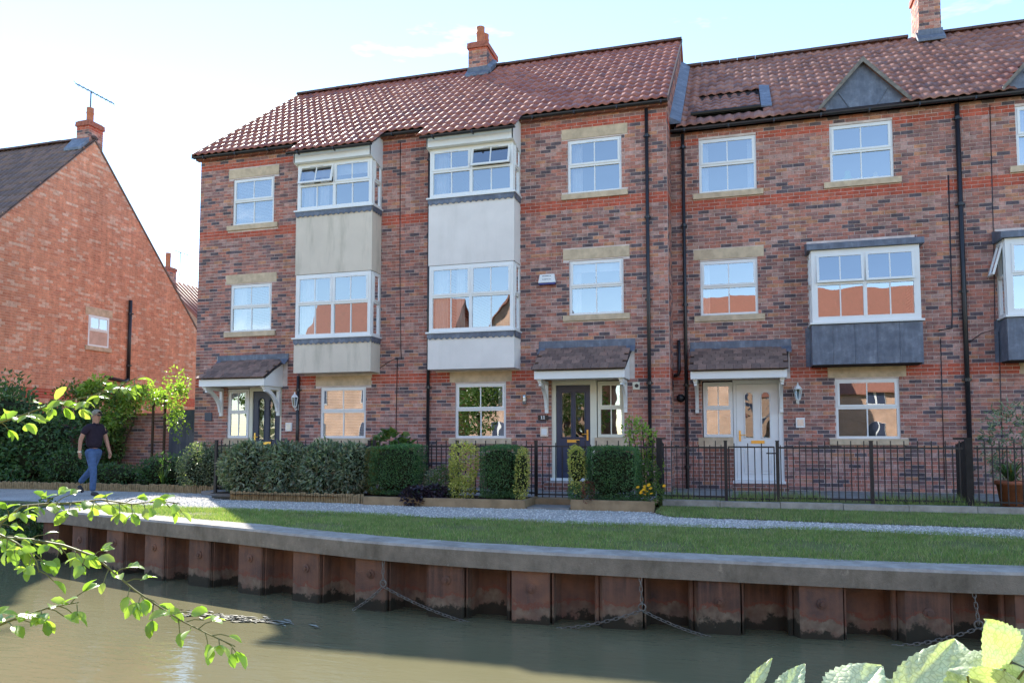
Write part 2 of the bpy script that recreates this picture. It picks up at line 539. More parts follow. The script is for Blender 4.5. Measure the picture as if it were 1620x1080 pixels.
def window(parent, fr, w, h, cols=1, name='window', opened=(), panes=2, dress=None, mat='upvc', top=0.48, label=None, frame_w=.05, vent=True, set_back=.03):
    """a frame with, in each column, a top-hung sash over a fixed light; opened: column indices that stand open"""
    O, U, V, Nn = fr
    fr = (O - Nn * set_back, U, V, Nn)
    t = frame_w
    mb = MB()
    bars(mb, fr, 0, w, 0, h, t, -.06, .01)
    cw = w / cols
    tv = h * (1 - top)
    ob4(mb, fr, t, w - t, tv - .028, tv + .028, -.055, .012)
    for c in range(1, cols):
        ob4(mb, fr, c * cw - .032, c * cw + .032, t, h - t, -.055, .014)
    wo = mb.build(name, MAT[mat], parent)
    if label: wo['label'] = label
    for c in range(cols):
        a0 = c * cw + (t if c == 0 else .032)
        a1 = (c + 1) * cw - (t if c == cols - 1 else .032)
        # fixed light
        pw = (a1 - a0) / panes
        bm = MB()
        for k in range(1, panes):
            ob4(bm, fr, a0 + k * pw - .011, a0 + k * pw + .011, t, tv - .028, -.035, -.005)
        if bm.f: bm.build('glazing_bar', MAT[mat], wo)
        for k in range(panes):
            pane(wo, fr, a0 + k * pw + (.011 if k else 0), a0 + (k + 1) * pw - (.011 if k < panes - 1 else 0), t, tv - .028, -.02)
        # sash
        ang = R(0)
        if c in opened: ang = R(opened[c]) if isinstance(opened, dict) else R(12)
        hs = h - t - (tv + .028)
        if ang:
            V2 = V * math.cos(ang) - Nn * math.sin(ang)
            N2 = Nn * math.cos(ang) + V * math.sin(ang)
        else: V2, N2 = V, Nn
        f2 = (fr[0] + V * (h - t) + Nn * .01, U, V2, N2)
        sb = MB()
        s = .042
        bars(sb, f2, a0 - .012, a1 + .012, -hs - .012, .012, s, -.02, .016)
        sw = (a1 - a0 + .024 - 2 * s) / panes
        for k in range(1, panes):
            ob4(sb, f2, a0 - .012 + s + k * sw - .011, a0 - .012 + s + k * sw + .011, -hs - .012 + s, .012 - s, -.012, .008)
        so = sb.build('sash', MAT[mat], wo)
        if vent:
            vb = MB()
            um = (a0 + a1) / 2
            ob4(vb, f2, um - .17, um + .17, -.022, -.012, .016, .022)
            vb.build('trickle_vent', MAT['steel'], wo)
        for k in range(panes):
            pane(wo, f2, a0 - .012 + s + k * sw + (.011 if k else 0), a0 - .012 + s + (k + 1) * sw - (.011 if k < panes - 1 else 0), -hs - .012 + s, .012 - s, 0)
    if dress:
        for kind, *a in dress:
            if kind == 'curtain':
                u0, u1 = a[0] * w, a[1] * w
                curtain_mesh(fr, u0, u1, .02, h - .03, -.16).build('curtain', MAT['curtain'], wo, True)
            elif kind == 'blind':
                mb2 = MB()
                ob4(mb2, fr, .04, w - .04, h * (1 - a[0]), h - .04, -.12, -.115)
                mb2.build('blind', MAT['curtain'], wo)
            elif kind == 'venetian':
                mb2 = MB()
                q = .06
                while q < h * a[0]:
                    f3 = (fr[0] + V * q - Nn * .11, U, (V * .75 - Nn * .66).normalized(), (Nn * .75 + V * .66).normalized())
                    ob4(mb2, f3, .05, w - .05, -.018, .018, -.001, .001)
                    q += .036
                mb2.build('venetian_blind', MAT['curtain'], wo)
    return wo

def add_box_part(parent, name, mat, fr, *a):
    mb = MB()
    ob4(mb, fr, *a)
    return mb.build(name, MAT[mat], parent)

def stone_trim(wo, x0, x1, y, lin=None, sill=None, s=.13):
    if lin:
        add_box_part(wo, 'lintel', 'stone', front(0, y, 0), x0 - s, x1 + s, lin[0], lin[1], -.09, .012)
    if sill:
        add_box_part(wo, 'sill', 'stone', front(0, y, 0), x0 - s, x1 + s, sill[0], sill[1], -.09, .055)

# ---- pantiles
def tile_profile():
    """bold roll with a long left flank, then a shallow pan"""
    return [(0, -.005), (.02, .003), (.04, .0105), (.06, .017), (.08, .022), (.098, .0245), (.113, .0235), (.127, .0165), (.139, .006), (.158, -.003), (.185, -.006), (.206, -.005)]
TP = tile_profile()
def tile_into(mb, M, L_, flat=False, w=None):
    prof = [(u, 0.0) for u in (0, .1, w or .2)] if flat else TP
    n = len(prof)
    vs = []
    for u, z in prof: vs.append(M @ Vector((u, -.02, z + .015)))
    for u, z in prof: vs.append(M @ Vector((u, L_ * .5, z + .008)))
    for u, z in prof: vs.append(M @ Vector((u, L_, z + .001)))
    for u, z in prof: vs.append(M @ Vector((u, -.02, z - .003)))
    fs = []
    for i in range(n - 1):
        fs.append((i, i + 1, n + i + 1, n + i))
        fs.append((n + i, n + i + 1, 2 * n + i + 1, 2 * n + i))
        fs.append((3 * n + i, 3 * n + i + 1, i + 1, i))
    mb.add([tuple(v) for v in vs], fs)

_tiles = {}
def pantile_roof(roof, x0, x1, ye, ze, pitch, rows, gauge, mat, skip=None, extra=None, nmax=300, wid=.2, seed=3):
    """rows of tiles up a slope that faces -Y; extra: (xa, xb, n, gauge) ranges with further rows below the eave"""
    r = random.Random(seed)
    ca, sa = math.cos(pitch), math.sin(pitch)
    key = (mat, round(gauge, 3))
    if key not in _tiles:
        mb = MB()
        tile_into(mb, Matrix.Identity(4), gauge + .06)
        _tiles[key] = mb.mesh('tile', MAT[mat], True)
    spots = []
    n = int(round((x1 - x0) / wid))
    for i in range(n):
        x = x0 + i * (x1 - x0) / n
        for k in range(rows): spots.append((x, k * gauge))
        for e in (extra or ()):
            if e[0] - .02 <= x + wid / 2 <= e[1] + .02:
                for k in range(e[2]): spots.append((x, -(k + 1) * e[3]))
    spots = [(x, s) for x, s in spots if not (skip and skip(x + .1, s + gauge / 2))]
    items = []
    for x, s in spots:
        p = Vector((x, ye + s * ca, ze + s * sa))
        items.append(((p - EYE).length if in_view(p, .02) else 1e3, p))
    items.sort(key=lambda t: t[0])
    mb = MB()
    for j, (d, p) in enumerate(items):
        rx, rz = pitch + r.uniform(-.012, .012), r.uniform(-.012, .012)
        p = p + Vector((r.uniform(-.004, .004), 0, r.uniform(-.003, .003)))
        if j < nmax and d < 900:
            put('tile', _tiles[key], roof, p, (rx, 0, rz))
        else:
            tile_into(mb, Matrix.Translation(p) @ Matrix.Rotation(rz, 4, 'Z') @ Matrix.Rotation(rx, 4, 'X'), gauge + .06)
    if mb.f:
        tag(mb.build('tiling', MAT[mat], roof, True), kind='stuff')

def ridge_tiles(roof, x0, x1, y, z, r=.1, skip=None):
    n = int(round((x1 - x0) / .45))
    st = (x1 - x0) / n
    mb = MB()
    for i in range(7):
        a0, a1 = math.pi * i / 7, math.pi * (i + 1) / 7
        mb.quad((0, -r * 1.15 * math.cos(a0), r * math.sin(a0)), (0, -r * 1.15 * math.cos(a1), r * math.sin(a1)),
                (st - .008, -r * 1.15 * math.cos(a1), r * math.sin(a1)), (st - .008, -r * 1.15 * math.cos(a0), r * math.sin(a0)))
    mb.add([(0, -r * 1.15 * math.cos(math.pi * i / 7), r * math.sin(math.pi * i / 7)) for i in range(8)], [tuple(range(8))])
    mb.add([(st - .008, -r * 1.15 * math.cos(math.pi * i / 7), r * math.sin(math.pi * i / 7)) for i in range(8)], [tuple(range(7, -1, -1))])
    me = mb.mesh('ridge_tile', MAT['ridge'])
    for i in range(n):
        x = x0 + i * st
        if skip and skip[0] < x + st / 2 < skip[1]: continue
        put('ridge_tile', me, roof, (x, y, z + rng.uniform(-.006, .006)))

def gutter(parent, x0, x1, y, z, r=.046):
    mb = MB()
    n = 8
    ring = [(-r * math.cos(math.pi * i / n), -r * math.sin(math.pi * i / n)) for i in range(n + 1)]
    ring += [(q[0] * .88, q[1] * .88 + .002) for q in ring[::-1]]
    for i in range(len(ring)):
        a, b = ring[i], ring[(i + 1) % len(ring)]
        mb.quad((x0, y + a[0], z + a[1]), (x1, y + a[0], z + a[1]), (x1, y + b[0], z + b[1]), (x0, y + b[0], z + b[1]))
    for x in (x0, x1):
        mb.add([(x, y + a, z + b) for a, b in ring[:n + 1]], [tuple(range(n + 1))])
    g = mb.build('gutter', MAT['black'], parent)
    x = x0 + .3
    while x < x1 - .1:
        b = MB()
        b.box(x - .015, x + .015, y - r - .004, y + r + .02, z - r - .012, z - r + .012)
        b.box(x - .015, x + .015, y - r - .006, y - r + .004, z - r, z + .004)
        b.build('gutter_bracket', MAT['black'], g)
        x += .9
    return g

def drainpipe(parent, x, y, z0, z1, r=.036, shoe=True, top=None):
    mb = MB()
    path = [(x, y, z0), (x, y, z1)]
    if top: path += top
    mb.tube(path, r, 10)
    p = mb.build('drainpipe', MAT['black'], parent, True)
    z = z0 + .5
    while z < z1 - .2:
        b = MB()
        b.tube([(x, y, z - .03), (x, y, z + .03)], r * 1.22, 10)
        b.box(x - r * 1.8, x + r * 1.8, y, y + .05, z - .015, z + .015)
        b.build('pipe_clip', MAT['black'], p)
        z += 1.7
    return p

def lead_flash(parent, name, pts, d, bead=None):
    mb = MB()
    mb.prism(pts, d)
    return mb.build(name, MAT['lead'], parent)

def canopy(parent, yw, fx0, fx1, wx0, wx1, zf0, zf1, zt, zflash, proj=.75):
    """tiled lean-to canopy on timber gallows brackets"""
    yf = yw - proj
    mb = MB()
    mb.box(fx0, fx1, yf, yf + .03, zf0, zf1)
    cn = mb.build('canopy', MAT['upvc'], parent)
    b = MB()
    b.box(fx0 + .02, fx1 - .02, yf + .03, yw - .01, zf0 + .03, zf0 + .045)
    b.build('soffit', MAT['upvc'], cn)
    for x, s in ((fx0, 1), (fx1 - .03, 1)):
        b = MB()
        b.prism([(x, yf + .03, zf0 + .002), (x, yw - .01, zf0 + .002), (x, yw - .01, zt - .03), (x, yf + .03, zf1 - .02)], (.03, 0, 0))
        b.build('cheek', MAT['upvc'], cn)
    # tiles
    dy, dz = proj + .06, zt - zf1 - .01
    ang = math.atan2(dz, dy)
    sl = math.hypot(dy, dz)
    b = MB()
    z0 = zf1 + .005
    b.hexa([(fx0 - .02, yf - .05, z0), (fx1 + .02, yf - .05, z0), (wx1, yw, zt - .01), (wx0, yw, zt - .01),
            (fx0 - .02, yf - .05, z0 + .02), (fx1 + .02, yf - .05, z0 + .02), (wx1, yw, zt + .01), (wx0, yw, zt + .01)])
    b.build('roof_board', MAT['felt'], cn)
    rows = 6
    g = sl / rows
    nt_ = int(round((fx1 - fx0 + .06) / .165))
    wd = (fx1 - fx0 + .06) / nt_
    tm = MB()
    tm.box(.002, wd - .004, 0, g + .05, 0, .02)
    me = tm.mesh('tile', MAT['tile_small'])
    for k in range(rows):
        off = (k % 2) * wd * .5
        for i in range(nt_):
            x = fx0 - .03 + i * wd + (off if i < nt_ - 1 else 0)
            if k % 2 and i == nt_ - 1: continue
            s = k * g - .02
            put('tile', me, cn, (x, yf - .06 + s * math.cos(ang), z0 + .024 + s * math.sin(ang) + .012 * 0), (ang + .05 + rng.uniform(-.015, .015), rng.uniform(-.008, .008), rng.uniform(-.01, .01)))
    # flashing: up the wall and a roll over the top course
    b = MB()
    b.box(wx0 - .02, wx1 + .05, yw - .022, yw - .008, zt - .02, zflash)
    b.hexa([(wx0 - .02, yw - .16, zt - .10), (wx1 + .05, yw - .16, zt - .10), (wx1 + .05, yw - .01, zt + .03), (wx0 - .02, yw - .01, zt + .03),
            (wx0 - .02, yw - .16, zt - .085), (wx1 + .05, yw - .16, zt - .085), (wx1 + .05, yw - .01, zt + .05), (wx0 - .02, yw - .01, zt + .05)])
    b.build('lead_flashing', MAT['lead'], cn)
    for x in (fx0 + .05, fx1 - .12):
        b = MB()
        b.box(x, x + .07, yw - .075, yw - .012, zf0 - .66, zf0 - .002)        # wall post
        b.box(x, x + .07, yf + .1, yw - .075, zf0 - .07, zf0 - .002)          # arm
        pts = []
        for i in range(9):                                                    # curved brace
            t_ = i / 8
            y = yw - .075 - (proj - .22) * t_ ** 1.6
            z = zf0 - .56 + .48 * (1 - (1 - t_) ** 1.7)
            pts.append((y, z))
        for (ya, za), (yb, zb) in zip(pts, pts[1:]):
            nn = Vector((0, zb - za, -(yb - ya))).normalized() * .045
            b.hexa([(x + .008, ya - nn.y, za - nn.z), (x + .062, ya - nn.y, za - nn.z), (x + .062, ya + nn.y, za + nn.z), (x + .008, ya + nn.y, za + nn.z),
                    (x + .008, yb - nn.y, zb - nn.z), (x + .062, yb - nn.y, zb - nn.z), (x + .062, yb + nn.y, zb + nn.z), (x + .008, yb + nn.y, zb + nn.z)])
        b.box(x - .01, x + .08, yf + .06, yf + .2, zf0 - .03, zf0 - .001)
        b.build('bracket', MAT['upvc'], cn)
    return cn

def arch_pts(cx, z0, z1, hw, n=8):
    p = [(cx - hw, z0), (cx + hw, z0)]
    for i in range(n + 1):
        a = math.pi * i / n
        p.append((cx + hw * math.cos(a), z1 - hw + hw * math.sin(a)))
    return p

def door(parent, x0, x1, z0, z1, y, mat, arched, hinge_left, handle_mat='brass', label=None, frame_mat='cream', fx0=None, fx1=None, fz1=None):
    """door leaf with two tall glazed lights, panels below, letter plate and handle"""
    fx0 = x0 - .07 if fx0 is None else fx0
    fx1 = x1 + .07 if fx1 is None else fx1
    fz1 = z1 + .07 if fz1 is None else fz1
    yd = y + .05
    w = x1 - x0
    hw = .075 if arched else .095
    zg0, zg1 = z0 + (z1 - z0) * .44, z1 - .16
    cxs = (x0 + w * .30, x0 + w * .70)
    mb = MB()
    # leaf as strips round two lights
    sh = .04
    def bx(a, b, c, d): mb.box(a, b, yd, yd + sh, c, d)
    e = hw
    bx(x0, x1, z0, zg0); bx(x0, x1, zg1, z1)
    bx(x0, cxs[0] - e, zg0, zg1); bx(cxs[0] + e, cxs[1] - e, zg0, zg1); bx(cxs[1] + e, x1, zg0, zg1)
    if arched:
        for cx in cxs:
            ap = arch_pts(cx, zg0, zg1, e)[2:]
            for (xa, za), (xb, zb) in zip(ap, ap[1:]):
                mb.hexa([(xb, yd, zb), (xa, yd, za), (xa, yd + sh, za), (xb, yd + sh, zb), (xb, yd, zg1), (xa, yd, zg1), (xa, yd + sh, zg1), (xb, yd + sh, zg1)])
    dr = mb.build('door', MAT[mat], parent)
    if label: dr['label'] = label
    for cx in cxs:
        g = MB()
        g.quad((cx - e, yd + .02, zg0), (cx + e, yd + .02, zg0), (cx + e, yd + .02, zg1), (cx - e, yd + .02, zg1))
        g.build('pane', MAT['glass_old'], dr)
        m2 = MB()
        path = arch_pts(cx, zg0, zg1, e + .012, 10) if arched else [(cx - e - .012, zg0 - .012), (cx + e + .012, zg0 - .012), (cx + e + .012, zg1 + .012), (cx - e - .012, zg1 + .012)]
        m2.tube([(a, yd - .004, b) for a, b in path + path[:1]], .013, 6)
        m2.build('moulding', MAT[mat], dr)
        p2 = MB()                                                           # lower raised panel
        q0, q1 = z0 + .14, zg0 - .2
        p2.tube([(cx - .1, yd - .003, q0), (cx + .1, yd - .003, q0), (cx + .1, yd - .003, q1), (cx - .1, yd - .003, q1), (cx - .1, yd - .003, q0)], .012, 6)
        p2.box(cx - .065, cx + .065, yd - .012, yd, q0 + .05, q1 - .05)
        p2.build('panel', MAT[mat], dr)
    lp = MB()
    cm = (x0 + x1) / 2
    lp.box(cm - .13, cm + .13, yd - .014, yd - .001, zg0 - .115, zg0 - .055)
    lp.build('letter_plate', MAT[handle_mat], dr)
    hx = x1 - .06 if hinge_left else x0 + .06
    sgn = -1 if hinge_left else 1
    h = MB()
    h.box(hx - .018, hx + .018, yd - .012, yd - .001, zg0 - .07, zg0 + .15)
    h.tube([(hx, yd - .01, zg0 + .06), (hx, yd - .05, zg0 + .06), (hx + sgn * .11, yd - .05, zg0 + .06)], .009, 6)
    h.build('handle', MAT[handle_mat], dr)
    f = MB()
    f.box(fx0, x0 - .004, y + .02, y + .1, z0 - .02, fz1)
    f.box(x1 + .004, fx1, y + .02, y + .1, z0 - .02, fz1)
    f.box(x0 - .004, x1 + .004, y + .02, y + .1, z1 + .004, fz1)
    f.build('door_frame', MAT[frame_mat], dr)
    t = MB()
    t.box(fx0 - .02, fx1 + .02, y - .05, y + .1, z0 - .06, z0 - .004)
    t.build('threshold', MAT['upvc'], dr)
    return dr

def scallop(parent, fr, w, h, n):
    """lead apron with a scalloped lower edge, hung under a sill"""
    O, U, V, Nn = fr
    pts = [(0, 0), (w, 0)]
    st = w / n
    for i in range(n):
        for k in range(1, 6):
            a = math.pi * k / 6
            pts.append((w - i * st - st * k / 6, -h - .06 * math.sin(a)))
    pts.append((0, -h))
    mb = MB()
    P = [O + U * a + V * b for a, b in pts]
    P.reverse()
    top = [tuple(p + Nn * .012) for p in P]
    bot = [tuple(p) for p in P]
    k = len(P)
    # fan the strip between the straight top and the scallops
    mb.add(top + bot, [tuple(range(k - 1, -1, -1))] + [(i, (i + 1) % k, (i + 1) % k + k, i + k) for i in range(k)])
    return mb.build('lead_apron', MAT['lead'], parent)

def bay(house, x0, x1, yw, proj, zones, opened2, dress2, dress1, rmat):
    """two-storey oriel: render, apron, window, render, apron, window, fascia"""
    yf = yw - proj
    w = x1 - x0
    (r0, r1), (w10, w11), (r2, r3), (w20, w21) = zones
    for a, b in ((r0, r1), (r2, r3)):
        m = MB()
        m.box(x0 - .02, x1 + .02, yf - .02, yw - .002, a, b)
        m.build('bay_panel', MAT[rmat], house)
    for (a, b, op, ds) in ((w10, w11, {}, dress1), (w20, w21, opened2, dress2)):
        wn = window(house, front(x0, yf, a), w, b - a, 2, 'bay_window', op, 2, ds, set_back=.0, frame_w=.075, top=.47)
        m = MB()                                                     # corner posts
        m.box(x0, x0 + .05, yf + .06, yf + .11, a, b)
        m.box(x1 - .05, x1, yf + .06, yf + .11, a, b)
        m.build('corner_post', MAT['upvc'], wn)
        for xs, sg in ((x1, 1), (x0, -1)):
            fr = (Vector((xs, yf + .06 if sg > 0 else yw - .01, a)), UY * sg, UZ, UX * sg)
            window(house, fr, proj - .07, b - a, 1, 'bay_side_window', {}, 1, None, set_back=.0, frame_w=.055, vent=False, top=.47)
        s = MB()
        s.box(x0 - .06, x1 + .06, yf - .07, yw - .002, a - .035, a - .002)
        s.build('sill', MAT['upvc'], wn)
        scallop(wn, (Vector((x0 - .03, yf - .034, a - .037)), UX, UZ, -UY), w + .06, .07, 15)
        scallop(wn, (Vector((x1 + .034, yf - .03, a - .037)), UY, UZ, UX), proj, .07, 4)
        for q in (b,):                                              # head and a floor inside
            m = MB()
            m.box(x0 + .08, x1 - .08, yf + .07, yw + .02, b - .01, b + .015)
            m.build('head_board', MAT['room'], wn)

def lantern(parent, x, y, z, mat='upvc'):
    lm = MB()
    lm.box(x - .03, x + .03, y - .02, y, z - .2, z - .06)
    lm.tube([(x, y - .01, z - .16), (x, y - .09, z - .2), (x, y - .13, z - .14)], .011, 6)
    lm.lathe((x, y - .13, z), [(.0, -.15), (.03, -.14), (.035, -.12)], 6)
    lm.lathe((x, y - .13, z), [(.085, .09), (.07, .12), (.03, .16), (.012, .19), (.018, .205), (0, .225)], 6)
    lm.lathe((x, y - .13, z), [(.04, -.13), (.045, -.12), (.045, -.11)], 6)
    for k in range(6):
        a = 2 * math.pi * k / 6
        lm.tube([(x + .042 * math.cos(a), y - .13 + .042 * math.sin(a), z - .12), (x + .08 * math.cos(a), y - .13 + .08 * math.sin(a), z + .09)], .006, 4)
    o = lm.build('wall_lantern', MAT[mat], None)
    g = MB()
    g.lathe((x, y - .13, z), [(.038, -.115), (.074, .088)], 6)
    g.build('pane', MAT['glass_old'], o)
    return o

def plate(name, x, y, z, w, h, mat, label, cat, d=.02, inner=None):
    m = MB()
    m.box(x - w / 2, x + w / 2, y - d, y - .008, z - h / 2, z + h / 2)
    o = tag(m.build(name, MAT[mat], None), label, cat)
    if inner:
        q = MB()
        q.box(x - w * .36, x + w * .36, y - d - .003, y - d + .001, z - h * .33, z + h * .33)
        q.build('inset', MAT[inner], o)
    return o
# ---------------------------------------------------------------- the terrace
Y1, YC = 15.65, 16.5
YB = 24.6
PB, PC = math.atan2(11.62 - 8.10, 20.05 - 15.45), math.atan2(11.02 - 7.80, 20.4 - 16.3)

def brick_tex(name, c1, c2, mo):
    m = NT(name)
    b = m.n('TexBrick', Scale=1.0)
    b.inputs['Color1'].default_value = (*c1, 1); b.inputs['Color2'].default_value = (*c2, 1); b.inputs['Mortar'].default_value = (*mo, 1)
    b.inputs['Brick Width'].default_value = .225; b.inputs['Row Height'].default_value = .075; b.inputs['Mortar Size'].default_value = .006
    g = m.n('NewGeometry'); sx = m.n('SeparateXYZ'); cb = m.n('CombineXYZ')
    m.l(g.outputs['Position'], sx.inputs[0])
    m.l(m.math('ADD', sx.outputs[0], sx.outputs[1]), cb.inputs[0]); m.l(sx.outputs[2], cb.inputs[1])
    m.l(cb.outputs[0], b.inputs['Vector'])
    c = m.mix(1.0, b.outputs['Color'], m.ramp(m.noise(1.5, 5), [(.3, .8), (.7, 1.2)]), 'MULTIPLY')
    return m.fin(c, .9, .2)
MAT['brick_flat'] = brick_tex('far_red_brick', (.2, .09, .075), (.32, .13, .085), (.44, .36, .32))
MAT['corbel'] = plain('sooty_red_brick', (.34, .12, .085), .9, .2, .3, 14, .4)
MAT['oak'] = plain('weathered_oak', (.2, .18, .16), .9, .2, .3, 12, .3, 60)
MAT['brick_flat_orange'] = brick_tex('far_orange_brick', (.43, .27, .19), (.5, .31, .21), (.5, .41, .34))

def shell(house, x0, x1, yf, ze, pitch, ridge, left_gable=True, right_gable=True, eave_y=None, skip=None):
    """party walls, back wall, floors and roof deck that close the house behind its front"""
    yr, zr = ridge
    s = MB()
    zb = 8.0
    s.box(x0 + .01, x1 - .01, YB - .2, YB, 0, ze)
    o = s.build('back_wall', MAT['brick_flat'], house)
    for x, g in ((x0 + .02, left_gable), (x1 - .17, right_gable)):
        if not g: continue
        m = MB()
        m.prism([(x, yf + .12, 0), (x, yf + .12, ze - .05), (x, yr, zr - .12), (x, YB - .21, ze - .05), (x, YB - .21, 0)], (.15, 0, 0))
        m.build('party_wall', MAT['brick_flat'], house)
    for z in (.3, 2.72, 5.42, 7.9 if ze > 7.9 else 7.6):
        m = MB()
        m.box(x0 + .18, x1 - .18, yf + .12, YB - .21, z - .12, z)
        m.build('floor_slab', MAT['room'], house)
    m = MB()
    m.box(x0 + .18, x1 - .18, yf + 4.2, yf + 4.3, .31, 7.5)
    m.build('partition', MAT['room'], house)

def roof_deck(house, x0, x1, ye, ze, ridge, mat_back):
    yr, zr = ridge
    yb = 2 * yr - ye
    m = MB()
    t = .04
    # front deck as quad under the tiles, back slope as plain tiling
    m.hexa([(x0, ye + .02, ze - t), (x1, ye + .02, ze - t), (x1, yr, zr - t), (x0, yr, zr - t), (x0, ye + .02, ze - .002), (x1, ye + .02, ze - .002), (x1, yr, zr - .002), (x0, yr, zr - .002)])
    r = m.build('roof', MAT['felt'], house)
    b = MB()
    b.hexa([(x0, yr, zr - t), (x1, yr, zr - t), (x1, yb, ze - t), (x0, yb, ze - t), (x0, yr, zr + .03), (x1, yr, zr + .03), (x1, yb, ze + .03), (x0, yb, ze + .03)])
    b.build('back_slope', MAT[mat_back], r)
    return r

def chimney(house, x0, x1, y0, y1, z0, z1, pots, flash=True):
    mb = MB()
    mb.box(x0 + .007, x1 - .007, y0 + .007, y1 - .007, z0, z1)
    ch = mb.build('chimney', MAT['mortar'], house)
    kw = dict(zlo=99, mats=[MAT['brick'], MAT['brick_red']], bands=[(z1 - .24, z1 - .08)])
    brick_field(ch, (0, y0 + .007, 0), UX, -UY, x0, x1, z0, z1, seed=5, **kw)
    brick_field(ch, (x1 - .007, 0, 0), UY, UX, y0, y1, z0, z1, seed=6, **kw)
    brick_field(ch, (x0 + .007, 0, 0), UY, -UX, y0, y1, z0, z1, seed=8, **kw)
    c = MB()
    c.box(x0 - .035, x1 + .035, y0 - .035, y1 + .035, z1 - .15, z1 - .078)
    c.build('corbel', MAT['corbel'], ch)
    c = MB()
    c.box(x0 - .03, x1 + .03, y0 - .03, y1 + .03, z1 - .076, z1)
    c.box(x0 + .02, x1 - .02, y0 + .02, y1 - .02, z1, z1 + .04)
    c.build('cap', MAT['corbel'], ch)
    for x, y, r, h in pots:
        p = MB()
        p.lathe((x, y, z1 + .03), [(r * 1.15, 0), (r * 1.05, .05), (r * .95, .08), (r * .95, h - .2), (r * 1.06, h - .18), (r * 1.06, h - .15), (r * .96, h - .14), (r * .96, h - .02), (r * 1.0, h), (r * .8, h), (r * .75, h - .15)], 16)
        p.build('chimney_pot', MAT['terracotta'], ch, True)
    return ch

XA0, XA1, XB1, XC1, XD1 = -12.65, -6.58, -1.33, 4.16, 9.7

def front_wall(house, x0, x1, y, z1, holes, bricks_holes, bands, seed, extra=None):
    mb = MB()
    sheet(mb, (0, y, 0), UX, -UY, x0, x1, -.05, z1, holes)
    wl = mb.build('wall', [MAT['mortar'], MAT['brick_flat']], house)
    brick_field(wl, (0, y, 0), UX, -UY, x0, x1, 0.0, z1, bricks_holes, bands=bands, seed=seed)
    return wl

E_ = .005
# ---- house A (left end of the taller block)
hA = thing('terraced_house', 'end terrace house of red brick with stained cream bay and dark arched-light door', 'house', (-9.6, 20, 0), 'terraced houses along the water')
winA = [(-11.70, -10.56, 6.31, 7.45), (-11.71, -10.57, 3.72, 4.86), (-9.22, -8.07, 1.19, 2.35)]
bayA = (-9.63, -7.75)
ZN = ((2.65, 3.41), (3.45, 4.88), (4.89, 6.33), (6.37, 7.45))
dsA = (-11.72, -10.24, .25, 2.37)
hol = [*winA, (bayA[0] + .02, bayA[1] - .02, 3.45, 4.86), (bayA[0] + .02, bayA[1] - .02, 6.37, 7.45), dsA]
bh = hol + [(-11.83, -10.43, 7.48, 7.70), (-11.83, -10.43, 6.19, 6.31), (-11.84, -10.44, 4.89, 5.11), (-11.84, -10.44, 3.60, 3.72), (-9.35, -7.94, 2.375, 2.6), (-9.35, -7.94, 1.07, 1.19),
             (bayA[0] - .02, bayA[1] + .02, 2.65, 7.9), (-12.05, -10.1, 2.45, 3.1)]
B1BANDS = [(2.40, 2.625), (5.97, 6.2), (7.72, 7.9)]
wlA = front_wall(hA, XA0, XA1, Y1, 8.0, hol, bh, B1BANDS, 11)
shell(hA, XA0, XA1, Y1, 8.0, PB, (20.05, 11.7))
DR = {0: [('venetian', .98)], 1: [('curtain', .02, .3)], 2: [('venetian', .98)]}
for i, (a, b, c, d) in enumerate(winA):
    wo = window(hA, front(a, Y1, c), b - a, d - c, dress=DR[i])
    stone_trim(wo, a, b, Y1, (d + .03, d + .25), (c - .12, c - .003))
bay(hA, bayA[0], bayA[1], Y1, .45, ZN, {0: 14}, [('curtain', .04, .18), ('curtain', .26, .38), ('blind', .28)], [('curtain', .03, .24)], 'render_cream')
window(hA, front(-11.72, Y1, 1.19), .57, 1.16, name='side_window', vent=False, frame_w=.06)
add_box_part(hA, 'side_panel', 'stone', front(0, Y1, 0), -11.8, -11.13, .95, 1.185, -.09, .02)
add_box_part(hA, 'side_panel_brick', 'brick_flat', front(0, Y1, 0), -11.72, -11.13, .25, .95, -.09, .0)
door(hA, -11.04, -10.30, .27, 2.29, Y1, 'navy', True, False, 'brass', 'charcoal door with two arched lights and a brass letter plate', fx0=-11.13, fx1=-10.24, fz1=2.37)
canopy(hA, Y1, -11.95, -10.22, -12.0, -10.12, 2.37, 2.53, 3.0, 3.16)
# ---- house B
hB = thing('terraced_house', 'red brick terrace house with clean white bay and navy front door numbered 11', 'house', (-4, 20, 0), 'terraced houses along the water')
winB = [(-3.40, -2.26, 6.33, 7.49), (-3.38, -2.24, 3.75, 4.90), (-5.92, -4.77, 1.19, 2.37)]
bayB = (-6.36, -4.47)
dsB = (-3.77, -2.25, .33, 2.38)
hol = [*winB, (bayB[0] + .02, bayB[1] - .02, 3.45, 4.88), (bayB[0] + .02, bayB[1] - .02, 6.37, 7.45), dsB]
bh = hol + [(-3.53, -2.13, 7.51, 7.74), (-3.53, -2.13, 6.21, 6.33), (-3.51, -2.11, 4.93, 5.15), (-3.51, -2.11, 3.63, 3.75), (-6.05, -4.64, 2.395, 2.62), (-6.05, -4.64, 1.07, 1.19),
             (bayB[0] - .02, bayB[1] + .02, 2.65, 7.9), (-4.0, -2.03, 2.45, 3.12)]
wlB = front_wall(hB, XA1, XB1, Y1, 8.0, hol, bh, B1BANDS, 12)
shell(hB, XA1, XB1, Y1, 8.0, PB, (20.05, 11.7), True, True)
DR = {0: [('curtain', .05, .25)], 1: [('blind', .2), ('curtain', .04, .2)], 2: [('curtain', .8, .96)]}
for i, (a, b, c, d) in enumerate(winB):
    wo = window(hB, front(a, Y1, c), b - a, d - c, dress=DR[i])
    stone_trim(wo, a, b, Y1, (d + .03, d + .25), (c - .12, c - .003))
